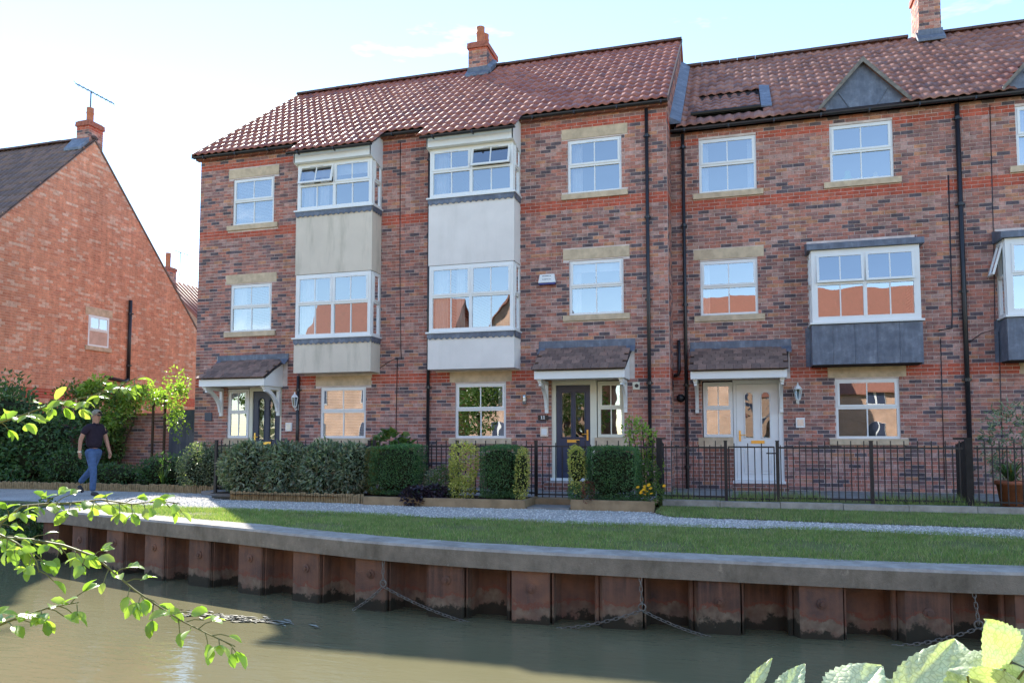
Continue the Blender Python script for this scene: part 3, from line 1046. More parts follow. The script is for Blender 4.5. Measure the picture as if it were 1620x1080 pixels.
bay(hB, bayB[0], bayB[1], Y1, .45, ZN, {1: 13}, [('curtain', .05, .2)], [('curtain', .04, .2), ('curtain', .3, .4)], 'render_white')
window(hB, front(-2.80, Y1, 1.21), .55, 1.15, name='side_window', vent=False, frame_w=.06, mat='cream')
add_box_part(hB, 'side_panel', 'stone', front(0, Y1, 0), -2.86, -2.17, .98, 1.205, -.09, .02)
add_box_part(hB, 'side_panel_brick', 'brick_flat', front(0, Y1, 0), -2.86, -2.25, .33, .98, -.09, .0)
door(hB, -3.68, -2.96, .37, 2.29, Y1, 'navy', False, True, 'brass', 'navy panelled door with two rectangular lights', fx0=-3.77, fx1=-2.82, fz1=2.38)
canopy(hB, Y1, -3.95, -2.13, -4.02, -2.06, 2.37, 2.53, 3.04, 3.22)
# right return and gable of the taller block
gw = MB()
zg = lambda y: 8.02 + (y - Y1) * math.tan(PB) if y < 20.05 else 11.58 - (y - 20.05) * math.tan(PB)
gx = XB1
gw.add([(gx, Y1, -.05), (gx, YB, -.05), (gx, YB, 7.98), (gx, 20.05, 11.54), (gx, Y1, 7.98)], [(0, 1, 2, 3, 4)])
gwo = gw.build('gable_wall', MAT['mortar'], hB)
brick_field(gwo, (gx, 0, 0), UY, UX, Y1 + .002, YB, 0, 11.66, keep=lambda u, z: z < zg(u) - .02 and (u < YC + .05 or z > 7.3), bands=B1BANDS, seed=14, nmax=300)
# ---- roofs of A and B
GB = math.hypot(11.62 - 8.10, 4.6) / 15
for h, x0, x1, b in ((hA, XA0 - .1, XA1, bayA), (hB, XA1, XB1 + .06, bayB)):
    r = roof_deck(h, x0 + .03, x1, 15.45, 8.07, (20.05, 11.59), 'pantile')
    x1t = x1 - .02
    pantile_roof(r, x0, x1t, 15.45, 8.10, PB, 15, GB, 'pantile', extra=[(b[0] - .12, b[1] + .12, 2, .33)],
                 skip=lambda x, s: -7.05 < x < -6.45 and 19.3 < 15.45 + s * math.cos(PB) < 20.6, seed=int(-x0 * 10))
    ridge_tiles(r, x0, x1, 20.05, 11.62, skip=(-7.1, -6.4))
    # boards over the bay: fascia, roof slab, gussets
    f = MB()
    f.box(b[0] - .03, b[1] + .03, 15.05, 15.09, 7.452, 7.66)
    f.box(b[0] - .03, b[1] + .03, 15.09, Y1 - .01, 7.452, 7.48)
    f.build('bay_fascia', MAT['upvc'], h)
    for x in (b[0] - .035, b[1] + .005):
        g = MB()
        g.prism([(x, 15.05, 7.45), (x, Y1 - .002, 7.30), (x, Y1 - .002, 8.12), (x, 15.05, 7.68)], (.03, 0, 0))
        g.build('bay_gusset', MAT['upvc'], h)
    f = MB()
    f.hexa([(b[0] - .03, 14.97, 7.655), (b[1] + .03, 14.97, 7.655), (b[1] + .03, 15.5, 8.06), (b[0] - .03, 15.5, 8.06), (b[0] - .03, 14.97, 7.67), (b[1] + .03, 14.97, 7.67), (b[1] + .03, 15.5, 8.075), (b[0] - .03, 15.5, 8.075)])
    f.build('bay_roof_board', MAT['felt'], h)
    gutter(h, b[0] - .12, b[1] + .12, 14.89, 7.64)
gutter(hA, XA0 - .08, bayA[0] - .05, 15.47, 8.05)
gutter(hA, bayA[1] + .05, XA1 - .01, 15.47, 8.05)
gutter(hB, XA1, bayB[0] - .05, 15.47, 8.05)
gutter(hB, bayB[1] + .05, XB1 + .05, 15.47, 8.05)
# verge boards
for h, x in ((hA, XA0 - .11), (hB, XB1 + .04)):
    v = MB()
    v.hexa([(x, 15.42, 8.0), (x + .03, 15.42, 8.0), (x + .03, 20.05, 11.585), (x, 20.05, 11.585), (x, 15.42, 8.12), (x + .03, 15.42, 8.12), (x + .03, 20.05, 11.66), (x, 20.05, 11.66)])
    v.build('verge', MAT['ridge'], h)
chB = chimney(hB, -7.04, -6.5, 19.5, 20.42, 11.0, 12.12, [(-6.77, 19.75, .12, .52), (-6.77, 20.12, .12, .5)])
fl = MB()
fl.hexa([(-7.1, 19.36, 11.11), (-6.42, 19.36, 11.11), (-6.42, 19.62, 11.31), (-7.1, 19.62, 11.31), (-7.1, 19.36, 11.17), (-6.42, 19.36, 11.17), (-6.42, 19.62, 11.44), (-7.1, 19.62, 11.44)])
fl.box(-7.06, -6.48, 19.482, 19.49, 11.2, 11.42)
fl.hexa([(-6.49, 19.48, 11.2), (-6.38, 19.48, 11.2), (-6.38, 20.05, 11.66), (-6.49, 20.05, 11.66), (-6.49, 19.48, 11.43), (-6.38, 19.48, 11.34), (-6.38, 20.05, 11.8), (-6.49, 20.05, 11.87)])
fl.build('chimney_flashing', MAT['lead'], chB)
drainpipe(hB, -1.73, Y1 - .055, .1, 7.97)
drainpipe(hB, -6.54, Y1 - .055, .1, 7.97)
drainpipe(hA, -9.78, Y1 - .055, .1, 2.62)
for h, a, b in ((hA, XA0 - .06, bayA[0] - .04), (hA, bayA[1] + .04, XA1), (hB, XA1, bayB[0] - .04), (hB, bayB[1] + .04, XB1 + .04)):
    sf = MB(); sf.box(a, b, 15.52, Y1 - .002, 7.985, 8.03); sf.build('soffit', MAT['brick_flat'], h)
# ---- house C
hC = thing('terraced_house', 'set-back red brick house with grey lead bay and white arched-light door', 'house', (1.4, 20, 0), 'terraced houses along the water')
winC = [(-.73, .43, 6.36, 7.53), (1.86, 3.03, 6.36, 7.53), (-.74, .41, 3.75, 4.91), (1.84, 3.0, 1.18, 2.36)]
bayC = (1.41, 3.34)
dsC = (-.74, .85, .3, 2.38)
hol = [*winC, (bayC[0] + .02, bayC[1] - .02, 3.45, 4.87), dsC]
bh = hol + [(-.85, .55, 6.24, 6.36), (1.74, 3.15, 6.24, 6.36), (-.87, .54, 4.94, 5.16), (-.87, .54, 3.63, 3.75), (1.71, 3.13, 2.39, 2.61), (1.71, 3.13, 1.06, 1.18),
             (bayC[0] - .02, bayC[1] + .02, 2.62, 5.12), (-.95, 1.0, 2.45, 3.1)]
CBANDS = [(2.40, 2.625), (6.0, 6.225), (7.42, 7.57)]
wlC = front_wall(hC, XB1 + .004, XC1, YC, 7.7, hol, bh, CBANDS, 21)
shell(hC, XB1 + .2, XC1, YC, 7.7, PC, (20.4, 11.1), True, True)
DR = {0: [('curtain', .05, .16), ('curtain', .85, .97)], 1: None, 2: [('curtain', .04, .16)], 3: None}
for i, (a, b, c, d) in enumerate(winC):
    wo = window(hC, front(a, YC, c), b - a, d - c, dress=DR[i])
    stone_trim(wo, a, b, YC, (d + .03, d + .25) if i > 1 else None, (c - .12, c - .003))
window(hC, front(-.72, YC, 1.21), .6, 1.14, name='side_window', vent=False, frame_w=.06, mat='upvc')
add_box_part(hC, 'side_panel', 'stone', front(0, YC, 0), -.83, -.13, .98, 1.205, -.09, .02)
add_box_part(hC, 'side_panel_brick', 'brick_flat', front(0, YC, 0), -.74, -.13, .3, .98, -.09, .0)
door(hC, -.06, .76, .33, 2.3, YC, 'upvc', True, False, 'brass', 'white door with two arched lights', 'upvc', fx0=-.13, fx1=.85, fz1=2.38)
canopy(hC, YC, -.93, .9, -.95, .98, 2.37, 2.52, 3.02, 3.2)

def lead_bay(house, x0, x1, yw, proj, open_side=False, opened=None, dress=None):
    yf = yw - proj
    w = x1 - x0
    wn = window(house, front(x0, yf, 3.45), w, 1.43, 2, 'bay_window', opened or {}, 2, dress, set_back=0, frame_w=.11, top=.47, vent=False)
    for xs, sg in ((x1, 1), (x0, -1)):
        fr = (Vector((xs, yf + .06 if sg > 0 else yw - .01, 3.45)), UY * sg, UZ, UX * sg)
        window(house, fr, proj - .07, 1.43, 1, 'bay_side_window', {0: 16} if (open_side and sg < 0) else {}, 1, None, set_back=0, frame_w=.055, vent=False, top=.47)
    s = MB(); s.box(x0 - .05, x1 + .05, yf - .07, yw - .002, 3.41, 3.447); s.build('sill', MAT['upvc'], wn)
    t = MB()
    t.hexa([(x0 - .08, yf - .08, 4.885), (x1 + .08, yf - .08, 4.885), (x1 + .08, yw - .002, 4.885), (x0 - .08, yw - .002, 4.885), (x0 - .08, yf - .08, 5.0), (x1 + .08, yf - .08, 5.0), (x1 + .08, yw - .002, 5.13), (x0 - .08, yw - .002, 5.13)])
    t.build('lead_roof', MAT['lead'], wn)
    n = 5
    st = (w + .04) / n
    for i in range(n):
        p = MB()
        a = x0 - .02 + i * st
        p.box(a + .004, a + st - .004, yf - .02, yf + .04, 2.62, 3.40)
        p.build('lead_panel', MAT['lead'], house)
        if i:
            q = MB(); q.tube([(a, yf - .02, 2.62), (a, yf - .02, 3.39)], .012, 6); q.build('lead_roll', MAT['lead'], house)
    for xs in (x0 - .02, x1 - .02):
        p = MB(); p.box(xs, xs + .04, yf + .041, yw - .002, 2.62, 3.40); p.build('lead_cheek', MAT['lead'], house)
    for xs, sg in ((x0 - .02, -1), (x1 + .02, 1)):                       # lead dressed into the brick joints
        p = MB()
        z = 2.62
        while z < 3.39:
            p.box(min(xs, xs + sg * .085), max(xs, xs + sg * .085), yw - .016, yw - .009, z, min(z + .068, 3.4))
            p.box(min(xs, xs + sg * .05), max(xs, xs + sg * .05), yw - .016, yw - .009, z + .068, min(z + .075, 3.4))
            z += .075
        p.build('stepped_flashing', MAT['lead'], house)
    b = MB(); b.box(x0, x1, yf + .041, yw - .002, 2.6, 2.64); b.build('bay_underside', MAT['felt'], house)
lead_bay(hC, bayC[0], bayC[1], YC, .45, False, {0: 5, 1: 5})
# ---- house D
hD = thing('terraced_house', 'brick house cut by the right edge with a lead bay whose side window is open', 'house', (6.9, 20, 0), 'terraced houses along the water')
winD = [(5.17, 6.33, 6.36, 7.53), (5.2, 6.36, 1.18, 2.36)]
bayD = (4.77, 6.7)
hol = [*winD, (bayD[0] + .02, bayD[1] - .02, 3.45, 4.87)]
bh = hol + [(5.05, 6.45, 6.24, 6.36), (5.08, 6.48, 2.39, 2.61), (5.08, 6.48, 1.06, 1.18), (bayD[0] - .02, bayD[1] + .02, 2.62, 5.12)]
wlD = front_wall(hD, XC1, XD1, YC, 7.7, hol, bh, CBANDS, 31)
shell(hD, XC1, XD1, YC, 7.7, PC, (20.4, 11.1), True, True)
for i, (a, b, c, d) in enumerate(winD):
    wo = window(hD, front(a, YC, c), b - a, d - c, dress=[('curtain', .04, .2)])
    stone_trim(wo, a, b, YC, (d + .03, d + .25) if i > 0 else None, (c - .12, c - .003))
lead_bay(hD, bayD[0], bayD[1], YC, .45, True)
gutter(hC, XB1 + .02, XC1 - .005, 16.32, 7.74)
gutter(hD, XC1 + .005, XD1, 16.32, 7.74)
drainpipe(hC, -1.06, YC - .055, .1, 7.68)
drainpipe(hD, XC1 + .01, YC - .06, .1, 7.68, r=.045)
# ---- roofs of C and D with dormers
GC = math.hypot(11.02 - 7.80, 4.1) / 14
def zroofC(y): return 7.80 + (y - 16.3) * math.tan(PC)
gd = ((1.75, 3.25), (5.02, 6.5))
def skipC(x, s):
    y = 16.3 + s * math.cos(PC)
    for a, b in gd:
        m = (a + b) / 2
        if a < x < b and y < 16.3 + 1.35 * (1 - abs(x - m) / (b - a) * 2) + .0: return True
    if -.85 < x < .55 and 16.55 < y < 18.1: return True
    if 4.33 < x < 4.83 and y > 19.9: return True
    return False
for h, x0, x1 in ((hC, XB1 + .1, XC1), (hD, XC1, XD1)):
    r = roof_deck(h, x0, x1, 16.3, 7.77, (20.4, 10.99), 'pantile_old')
    pantile_roof(r, x0 + .05 if h is hC else x0, x1, 16.3, 7.80, PC, 14, GC, 'pantile_old', skip=skipC, seed=int(x0 * 7 + 50), nmax=300)
    ridge_tiles(r, x0, x1, 20.4, 11.02, skip=(4.3, 4.85))
for h, (a, b) in ((hC, gd[0]), (hD, gd[1])):
    m = (a + b) / 2
    yf = 16.42
    zb, zt = 7.84, 8.74
    ybk = lambda z: 16.3 + (z - 7.80) / math.tan(PC)
    g = MB()
    g.prism([(a, yf, zb), (b, yf, zb), (b, yf, zb + .08), (m, yf, zt), (a, yf, zb + .08)], (0, .04, 0))
    do = g.build('dormer', MAT['lead'], h)
    for sgn in (-1, 1):
        e = a if sgn < 0 else b
        q = MB()
        ex = e + sgn * .10
        zs = (zt - zb - .08) / (m - a)
        ze_ = zb + .08 - .10 * zs
        q.hexa([(ex, yf - .1, ze_), (m, yf - .1, zt), (m, ybk(zt) + .15, zt), (ex, ybk(ze_) + .15, ze_),
                (ex, yf - .1, ze_ + .05), (m, yf - .1, zt + .06), (m, ybk(zt) + .15, zt + .06), (ex, ybk(ze_) + .15, ze_ + .05)])
        q.build('dormer_slope', MAT['pantile_old'], do)
        bb = MB()
        d2 = Vector((m - ex, 0, zt - ze_)).normalized()
        bb.hexa([(ex, yf - .13, ze_ - .03), (m, yf - .13, zt - .03), (m, yf - .1, zt - .03), (ex, yf - .1, ze_ - .03), (ex, yf - .13, ze_ + .06), (m, yf - .13, zt + .075), (m, yf - .1, zt + .075), (ex, yf - .1, ze_ + .06)])
        bb.build('barge_board', MAT['oak'], do)
        # seam rolls on the lead face
        rl = MB()
        rl.tube([(m + sgn * .18 * (b - a), yf - .008, zb + .02), (m + sgn * .30 * (b - a), yf - .008, zb + (zt - zb) * .36)], .012, 6)
        rl.build('lead_roll', MAT['lead'], do)
# low catslide dormer beside the taller gable
cd = MB()
cd.box(-.85, .52, 16.9, 16.94, 7.98, 8.24)
cdo = cd.build('catslide_dormer', MAT['lead'], hC)
q = MB()
q.hexa([(-.88, 16.8, 8.24), (.55, 16.8, 8.24), (.42, 18.2, 9.16), (-.8, 18.2, 9.16), (-.88, 16.8, 8.27), (.55, 16.8, 8.27), (.42, 18.2, 9.19), (-.8, 18.2, 9.19)])
q.build('dormer_deck', MAT['felt'], cdo)
pc2 = math.atan2(.92, 1.4)
tm = MB()
for i in range(7):
    for k in range(5):
        p = Vector((-.88 + i * .203, 16.78 + k * .345 * math.cos(pc2), 8.27 + k * .345 * math.sin(pc2)))
        if i == 6 and k == 4: continue
        t_ = MB(); tile_into(t_, Matrix.Identity(4), .38)
        if i + k == 0: tmesh = t_.mesh('tile', MAT['pantile_old'], True)
        put('tile', tmesh, cdo, p, (pc2, 0, rng.uniform(-.02, .02)))
for x in (-.85, .50):
    p = MB()
    p.prism([(x, 16.92, 7.98), (x, 18.2, zroofC(18.2)), (x, 18.2, 9.14), (x, 16.92, 8.24)], (.025, 0, 0))
    p.build('dormer_cheek', MAT['lead'], cdo)
p = MB()
p.hexa([(.56, 16.75, zroofC(16.75) + .05), (.78, 16.75, zroofC(16.75) + .05), (.78, 18.0, zroofC(18.0) + .06), (.56, 18.0, zroofC(18.0) + .06), (.56, 16.75, zroofC(16.75) + .09), (.78, 16.75, zroofC(16.75) + .07), (.78, 18.0, zroofC(18.0) + .08), (.56, 18.0, zroofC(18.0) + .12)])
p.build('lead_soaker', MAT['lead'], cdo)
p = MB(); p.tube([(-.9, 16.74, 8.22), (.56, 16.74, 8.22)], .045, 8); p.build('dormer_gutter', MAT['black'], cdo)
# abutment flashing up the gable
p = MB()
for k in range(9):
    ya, yb_ = 16.34 + k * .45, 16.34 + (k + 1) * .45 - .01
    p.hexa([(XB1 + .008, ya, zroofC(ya) + .06), (XB1 + .24, ya, zroofC(ya) + .05), (XB1 + .24, yb_, zroofC(yb_) + .05), (XB1 + .008, yb_, zroofC(yb_) + .06),
            (XB1 + .008, ya, zroofC(ya) + .22), (XB1 + .24, ya, zroofC(ya) + .075), (XB1 + .24, yb_, zroofC(yb_) + .075), (XB1 + .008, yb_, zroofC(yb_) + .22)])
p.build('abutment_flashing', MAT['lead'], hC)
chC = chimney(hD, 4.33, 4.81, 20.0, 20.8, 10.5, 12.15, [(4.57, 20.2, .12, .5), (4.57, 20.6, .12, .45)])
fl = MB()
fl.hexa([(4.27, 19.86, 10.66), (4.87, 19.86, 10.66), (4.87, 20.1, 10.85), (4.27, 20.1, 10.85), (4.27, 19.86, 10.72), (4.87, 19.86, 10.72), (4.87, 20.1, 11.0), (4.27, 20.1, 11.0)])
fl.box(4.3, 4.84, 19.985, 19.993, 10.75, 11.0)
fl.build('chimney_flashing', MAT['lead'], chC)

def aerial(base, h, d, n=7, ln=.9, label='', boom_rise=.0):
    b = Vector(base)
    m = MB()
    m.tube([b, b + UZ * h], .02, 6)
    o = tag(m.build('television_aerial', MAT['iron'], None), label, 'aerial')
    d = Vector(d).normalized()
    m = MB()
    s = b + UZ * (h - .03)
    m.tube([s - d * ln * .4, s + d * ln * .6], .018, 5)
    m.build('boom', MAT['iron'], o)
    e = d.cross(UZ).normalized()
    for i in range(n):
        c = s + d * ln * (-.38 + .95 * i / (n - 1))
        q = .16 if i else .2
        m = MB(); m.tube([c - e * q, c + e * q], .009, 4); m.build('element', MAT['iron'], o)
    return o
aerial((4.9, 20.5, 11.9), 1.1, (.9, .5, 0), label='thin television aerial beside the chimney at the right edge')

# ---- cables and fittings on the fronts
def cable(parent, path, r=.008):
    m = MB(); m.tube(path, r, 5); return m.build('cable', MAT['black'], parent, True)
cable(hB, [(-7.28 + .0, Y1 - .014, 7.9), (-7.26, Y1 - .014, 5.0), (-7.22, Y1 - .014, 3.2), (-7.2, Y1 - .02, 2.95)])
cable(hA, [(-7.74, Y1 - .014, 2.75), (-7.5, Y1 - .014, 2.9), (-7.3, Y1 - .014, 2.97), (-7.32, Y1 - .014, 1.1)])
cable(hD, [(4.75, YC - .014, 7.6), (4.72, YC - .014, 5.0), (4.68, YC - .014, 3.25), (4.45, YC - .014, 3.18), (4.2, YC - .03, 3.0)])
cable(hD, [(4.74, YC - .014, 3.2), (4.72, YC - .014, .4)])
cable(hC, [(3.99, YC - .014, 6.3), (3.97, YC - .014, 3.6), (3.95, YC - .014, 3.3), (3.72, YC - .014, 3.27)], .012)
cable(hC, [(3.75, YC - .014, 3.1), (3.73, YC - .014, .4)])
m = MB()
m.tube([(-1.2, YC - .05, 3.25), (-1.2, YC - .07, 2.6), (-1.22, YC - .07, 2.52), (-1.31, YC - .07, 2.5)], .034, 8)
m.build('waste_pipe', MAT['black'], hC, True)
m = MB()
m.tube([(-1.18, YC - .002, 2.03), (-1.18, YC - .05, 2.03)], .085, 14)
m.tube([(-1.18, YC - .05, 2.03), (-1.18, YC - .16, 2.03)], .06, 12)
m.build('flue', MAT['black'], hC, True)
tag(lantern(None, -9.78, Y1 - .06, 2.03), 'white wall lantern beside the charcoal door under the cream bay', 'lantern')
tag(lantern(None, 1.13, YC, 2.08), 'white wall lantern to the right of the white front door', 'lantern')
m = MB()
m.lathe((-4.34, Y1 - .08, 1.9), [(0, 0), (.05, 0), (.03, .1), (.032, .13), (.045, .2), (0, .2)], 12)
m.box(-4.37, -4.31, Y1 - .06, Y1 - .006, 1.96, 2.04)
tag(m.build('up_down_light', MAT['steel'], None, True), 'small steel up-and-down wall light left of the navy door', 'wall light')
m = MB()
m.hexa([(-4.03, Y1 - .1, 4.46), (-3.66, Y1 - .1, 4.46), (-3.66, Y1 - .008, 4.46), (-4.03, Y1 - .008, 4.46), (-4.0, Y1 - .075, 4.64), (-3.69, Y1 - .075, 4.64), (-3.69, Y1 - .008, 4.64), (-4.0, Y1 - .008, 4.64)])
al = tag(m.build('alarm_box', MAT['upvc'], None), 'white burglar alarm box with a blue base on the brick wall', 'alarm')
m = MB(); m.box(-4.02, -3.67, Y1 - .09, Y1 - .008, 4.42, 4.458); m.build('light_base', plain('blue_lens', (.02, .03, .2), .2), al)
tx = MB()
r5 = random.Random(5)
for row, zc, hh in ((0, 4.60, .022), (1, 4.53, .018)):
    x = -3.94
    while x < -3.77:
        wl = r5.choice((.016, .02, .024))
        yy = Y1 - .1 + (zc - 4.46) / .18 * .025 - .004
        tx.box(x, x + wl * .35, yy, yy + .003, zc - hh / 2, zc + hh / 2)
        tx.box(x + wl * .35, x + wl, yy, yy + .003, zc + (hh / 2 - .006) * r5.choice((-1, 0, 1)) - .003, zc + .003 + (hh / 2 - .006) * r5.choice((-1, 0, 1)))
        x += wl + .007
tx.build('lettering', plain('ink', (.06, .06, .1), .6), al)
o = plate('meter_box', -3.92, Y1, 1.32, .17, .2, 'steel', 'small grey box on the wall below the number 11 plate', 'wall box', .05, 'upvc')
o = plate('meter_box', -10.02, Y1, 1.45, .16, .2, 'upvc', 'small white box on the wall right of the charcoal door', 'wall box', .05, 'steel')
o = plate('meter_box', 1.17, YC, 1.5, .17, .2, 'upvc', 'small white box on the wall right of the white door', 'wall box', .05, 'steel')
o = plate('number_plate', -12.24, Y1, 1.7, .2, .2, 'navy', 'dark blue number plate left of the end house door', 'number plate', .03)
o = plate('number_plate', -3.95, Y1, 1.62, .22, .1, 'black', 'dark plate with the number 11 left of the navy door', 'number plate', .03)
dg = MB()
for x in (-3.985, -3.935):
    dg.box(x, x + .016, Y1 - .034, Y1 - .0302, 1.59, 1.655)
    dg.box(x - .012, x, Y1 - .034, Y1 - .0302, 1.635, 1.65)
    dg.box(x - .012, x + .028, Y1 - .034, Y1 - .0302, 1.585, 1.595)
dg.build('digits', MAT['upvc'], o)
o = plate('vent_cover', -2.0, Y1, 2.25, .14, .15, 'cream', 'small square vent cover beside the navy door canopy', 'vent', .03)
m = MB(); m.lathe((-2.0, Y1 - .032, 2.25), [(0, 0)], 4)
m = MB(); m.tube([(-1.99, Y1 - .035, 2.25), (-1.99, Y1 - .02, 2.25)], .04, 10); m.build('vent_hole', MAT['black'], o)

# small toys on the inner sill of the upper window under the pointed dormer
for nm, col, pts, lab in (('toy_figure', (.1, .55, .12), [(2.2, .09, .2), ], 'bright green toy standing inside the top window under the lead dormer'),
                          ('toy_figure', (.7, .55, .15), [(2.72, .06, .12), ], 'small yellow toy inside the top window under the lead dormer')):
    for x, r_, h_ in pts:
        q = MB()
        q.lathe((x, YC + .16, 6.43), [(0, 0), (r_, 0), (r_ * 1.05, h_ * .25), (r_ * .6, h_ * .5), (r_ * .75, h_ * .7), (r_ * .5, h_ * .92), (0, h_)], 10)
        tag(q.build(nm, plain(nm + lab[:6], col, .4), None, True), lab, 'toy')
# ---------------------------------------------------------------- the ground, path, lawn and canal
CAPF = [(-9.9, 9.22), (-8.6, 8.82), (-7.2, 8.42), (-5.9, 8.12), (-4.56, 7.78), (-3.5, 7.6), (-2.64, 7.56), (-1.78, 7.58), (-.9, 7.65), (.12, 7.72), (1.24, 7.83), (2.43, 7.98), (4.2, 8.2), (7.0, 8.5), (14, 9.2)]
WATER_Z = -.68
def lerp_tab(tab, x):
    if x <= tab[0][0]: return tab[0][1]
    for (a, b), (c, d) in zip(tab, tab[1:]):
        if x <= c: return b + (d - b) * (x - a) / (c - a)
    return tab[-1][1]
CAPZ = [(-10, .12), (-6, .11), (-1, .04), (2, .0), (10, .0)]
def capz(x): return lerp_tab(CAPZ, x)
def capy(x): return lerp_tab(CAPF, x)
def smooth_cap(n=90, x0=-9.9, x1=12.0):
    pts = []
    for i in range(n + 1):
        x = x0 + (x1 - x0) * i / n
        y = sum(capy(x + d) for d in (-.6, -.3, 0, .3, .6)) / 5 if x > -9.2 else capy(x)
        pts.append(Vector((x, y, capz(x))))
    return pts
CAP = smooth_cap()
def cap_front(x): return lerp_tab([(p.x, p.y) for p in CAP], x)
def gz(x, y):
    """height of the far bank"""
    yf = cap_front(x) + .4 if x > -9.9 else 10.0
    t = min(1, max(0, (y - yf) / 2.5))
    return (capz(x) - .015) * (1 - t) + .035 * t

xs = sorted({-300, -120, -60, -35, -25, -20, -16, -14, -12, -11, -10.2, -9.9, *[-9.6 + .5 * i for i in range(48)], 20, 35, 60, 120, 300})
mb = MB()
rows = []
for x in xs:
    yf = (cap_front(x) + .3 if x > -9.9 else 10.05) if x <= 12 else 9.3
    ys = [yf, yf + .6, yf + 1.4, yf + 2.5, 13.5, 20, 40, 100, 400]
    rows.append([(x, y, gz(x, y) if y < 20 else .03) for y in ys])
mb.grid([[c_[i] for c_ in rows] for i in range(len(rows[0]))])
def soil(name, c1, c2, sc=4, bs=40):
    m = NT(name)
    c = m.ramp(m.noise(sc, 7, .65), [(.3, c1), (.7, c2)])
    m.bump(m.noise(bs, 5), .6, .02)
    return m.fin(c, .95, .15)
MAT['earth'] = soil('bare_earth', (.09, .07, .045), (.16, .13, .08))
MAT['soil'] = soil('dark_soil', (.03, .022, .016), (.07, .05, .035))
MAT['turf'] = soil('turf_base', (.10, .14, .04), (.19, .19, .08), 2.5)
def gravel_mat():
    m = NT('gravel_path')
    v = m.n('TexVoronoi', Scale=55.0)
    m.l(m.pos(), v.inputs['Vector'])
    g = m.ramp(v.outputs['Color'], [(0, .26), (.5, .42), (1, .62)])
    c = m.mix(1.0, g, (1.0, .97, .92), 'MULTIPLY')
    c = m.mix(1.0, c, m.ramp(m.noise(.9, 6, .6), [(.3, .78), (.7, 1.1)]), 'MULTIPLY')
    m.bump(v.outputs['Distance'], .8, .015)
    return m.fin(c, .95, .2)
MAT['gravel'] = gravel_mat()
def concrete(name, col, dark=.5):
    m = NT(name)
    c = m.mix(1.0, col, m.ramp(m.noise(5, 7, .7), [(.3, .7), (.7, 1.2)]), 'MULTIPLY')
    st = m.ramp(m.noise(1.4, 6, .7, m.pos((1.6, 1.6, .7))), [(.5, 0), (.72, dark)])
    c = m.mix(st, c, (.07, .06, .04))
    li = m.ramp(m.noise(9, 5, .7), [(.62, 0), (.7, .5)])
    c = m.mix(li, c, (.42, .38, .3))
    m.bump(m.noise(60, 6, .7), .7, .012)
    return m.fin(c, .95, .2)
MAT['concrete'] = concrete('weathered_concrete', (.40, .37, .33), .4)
MAT['concrete_face'] = concrete('dark_concrete', (.24, .21, .17), .7)  # darker, more blotched concrete for the beam's front and underside
MAT['paving'] = concrete('grey_paving', (.26, .25, .24), .3)
MAT['oldstone'] = concrete('mossy_stone', (.2, .18, .14), .7)
tag(mb.build('ground', MAT['earth'], None, True), kind='structure')

def strip(name, mat, x0, x1, f0, f1, dz, n=60, rough=0.0, rows=4, kind='structure', z=None):
    r = random.Random(hash(name) % 999 if False else len(name))
    m = MB()
    cols_ = []
    for i in range(n + 1):
        x = x0 + (x1 - x0) * i / n
        a, b = f0(x) + r.uniform(-rough, rough), f1(x) + r.uniform(-rough, rough)
        col = []
        for k in range(rows + 1):
            y = a + (b - a) * k / rows
            col.append((x, y, (gz(x, y) if z is None else z(x, y)) + dz))
        cols_.append(col)
    m.grid([[c_[k] for c_ in cols_] for k in range(rows + 1)])
    return tag(m.build(name, MAT[mat], None, True), kind=kind)
PATH0 = lambda x: 10.45 + .12 * math.sin(x * .8) - .25 * max(0, (x - 1) / 3)
PATH1 = lambda x: lerp_tab([(-16, 13.55), (-10.6, 13.6), (-9.6, 12.45), (-9.1, 12.35), (-1.4, 12.2), (-1.0, 11.5), (4, 11.2), (9, 10.9)], x)
strip('lawn', 'turf', -30, 12, lambda x: cap_front(x) + .36 if x > -9.9 else 10.1, PATH0, .006, 120, 0, 5)
strip('gravel_path', 'gravel', -40, 14, lambda x: PATH0(x) - .02, PATH1, .012, 160, .06, 5)
VZ = lambda x, y: .045 + .03 * min(1, max(0, (y - 11.3) / 1.5))
strip('grass_verge', 'turf', -1.25, 12, lambda x: PATH1(x) - .05, lambda x: 12.86, .012, 60, 0, 4, z=VZ)
strip('flower_bed', 'soil', -9.55, -3.45, lambda x: 12.2, lambda x: 13.15, .13, 30, 0, 2)
strip('garden_bed', 'soil', -30, -10.3, lambda x: 13.62, lambda x: 15.8, .1, 30, 0, 2)
m = MB(); m.box(-10.4, -1.3, 13.12, Y1 - .001, -.02, .13); tag(m.build('front_yard', MAT['paving'], None), kind='structure')
m = MB(); m.box(-1.3, 12, 14.2, YC - .001, -.02, .145); tag(m.build('paved_yard', MAT['paving'], None), kind='structure')
m = MB(); m.box(-1.3, 12, 12.99, 14.199, -.02, .15); tag(m.build('weedy_bed', MAT['turf'], None), kind='structure')
m = MB(); m.box(-2.64, -1.3, 12.32, 13.12, -.02, .15); tag(m.build('planting_bed', MAT['soil'], None), kind='structure')

# near bank and beyond
m = MB()
cols = []
for x in (-300, -60, -20, -8, -3, 0, 3, 8, 20, 60, 300):
    cols.append([(x, y, z) for y, z in ((1.9, -1.1), (1.4, -.62), (.6, -.42), (-1.5, -.35), (-8, 0), (-60, .1), (-400, .1))])
for a, b in zip(cols, cols[1:]):
    for i in range(6): m.quad(a[i + 1], b[i + 1], b[i], a[i])
tag(m.build('near_bank', MAT['turf'], None, True), kind='structure')

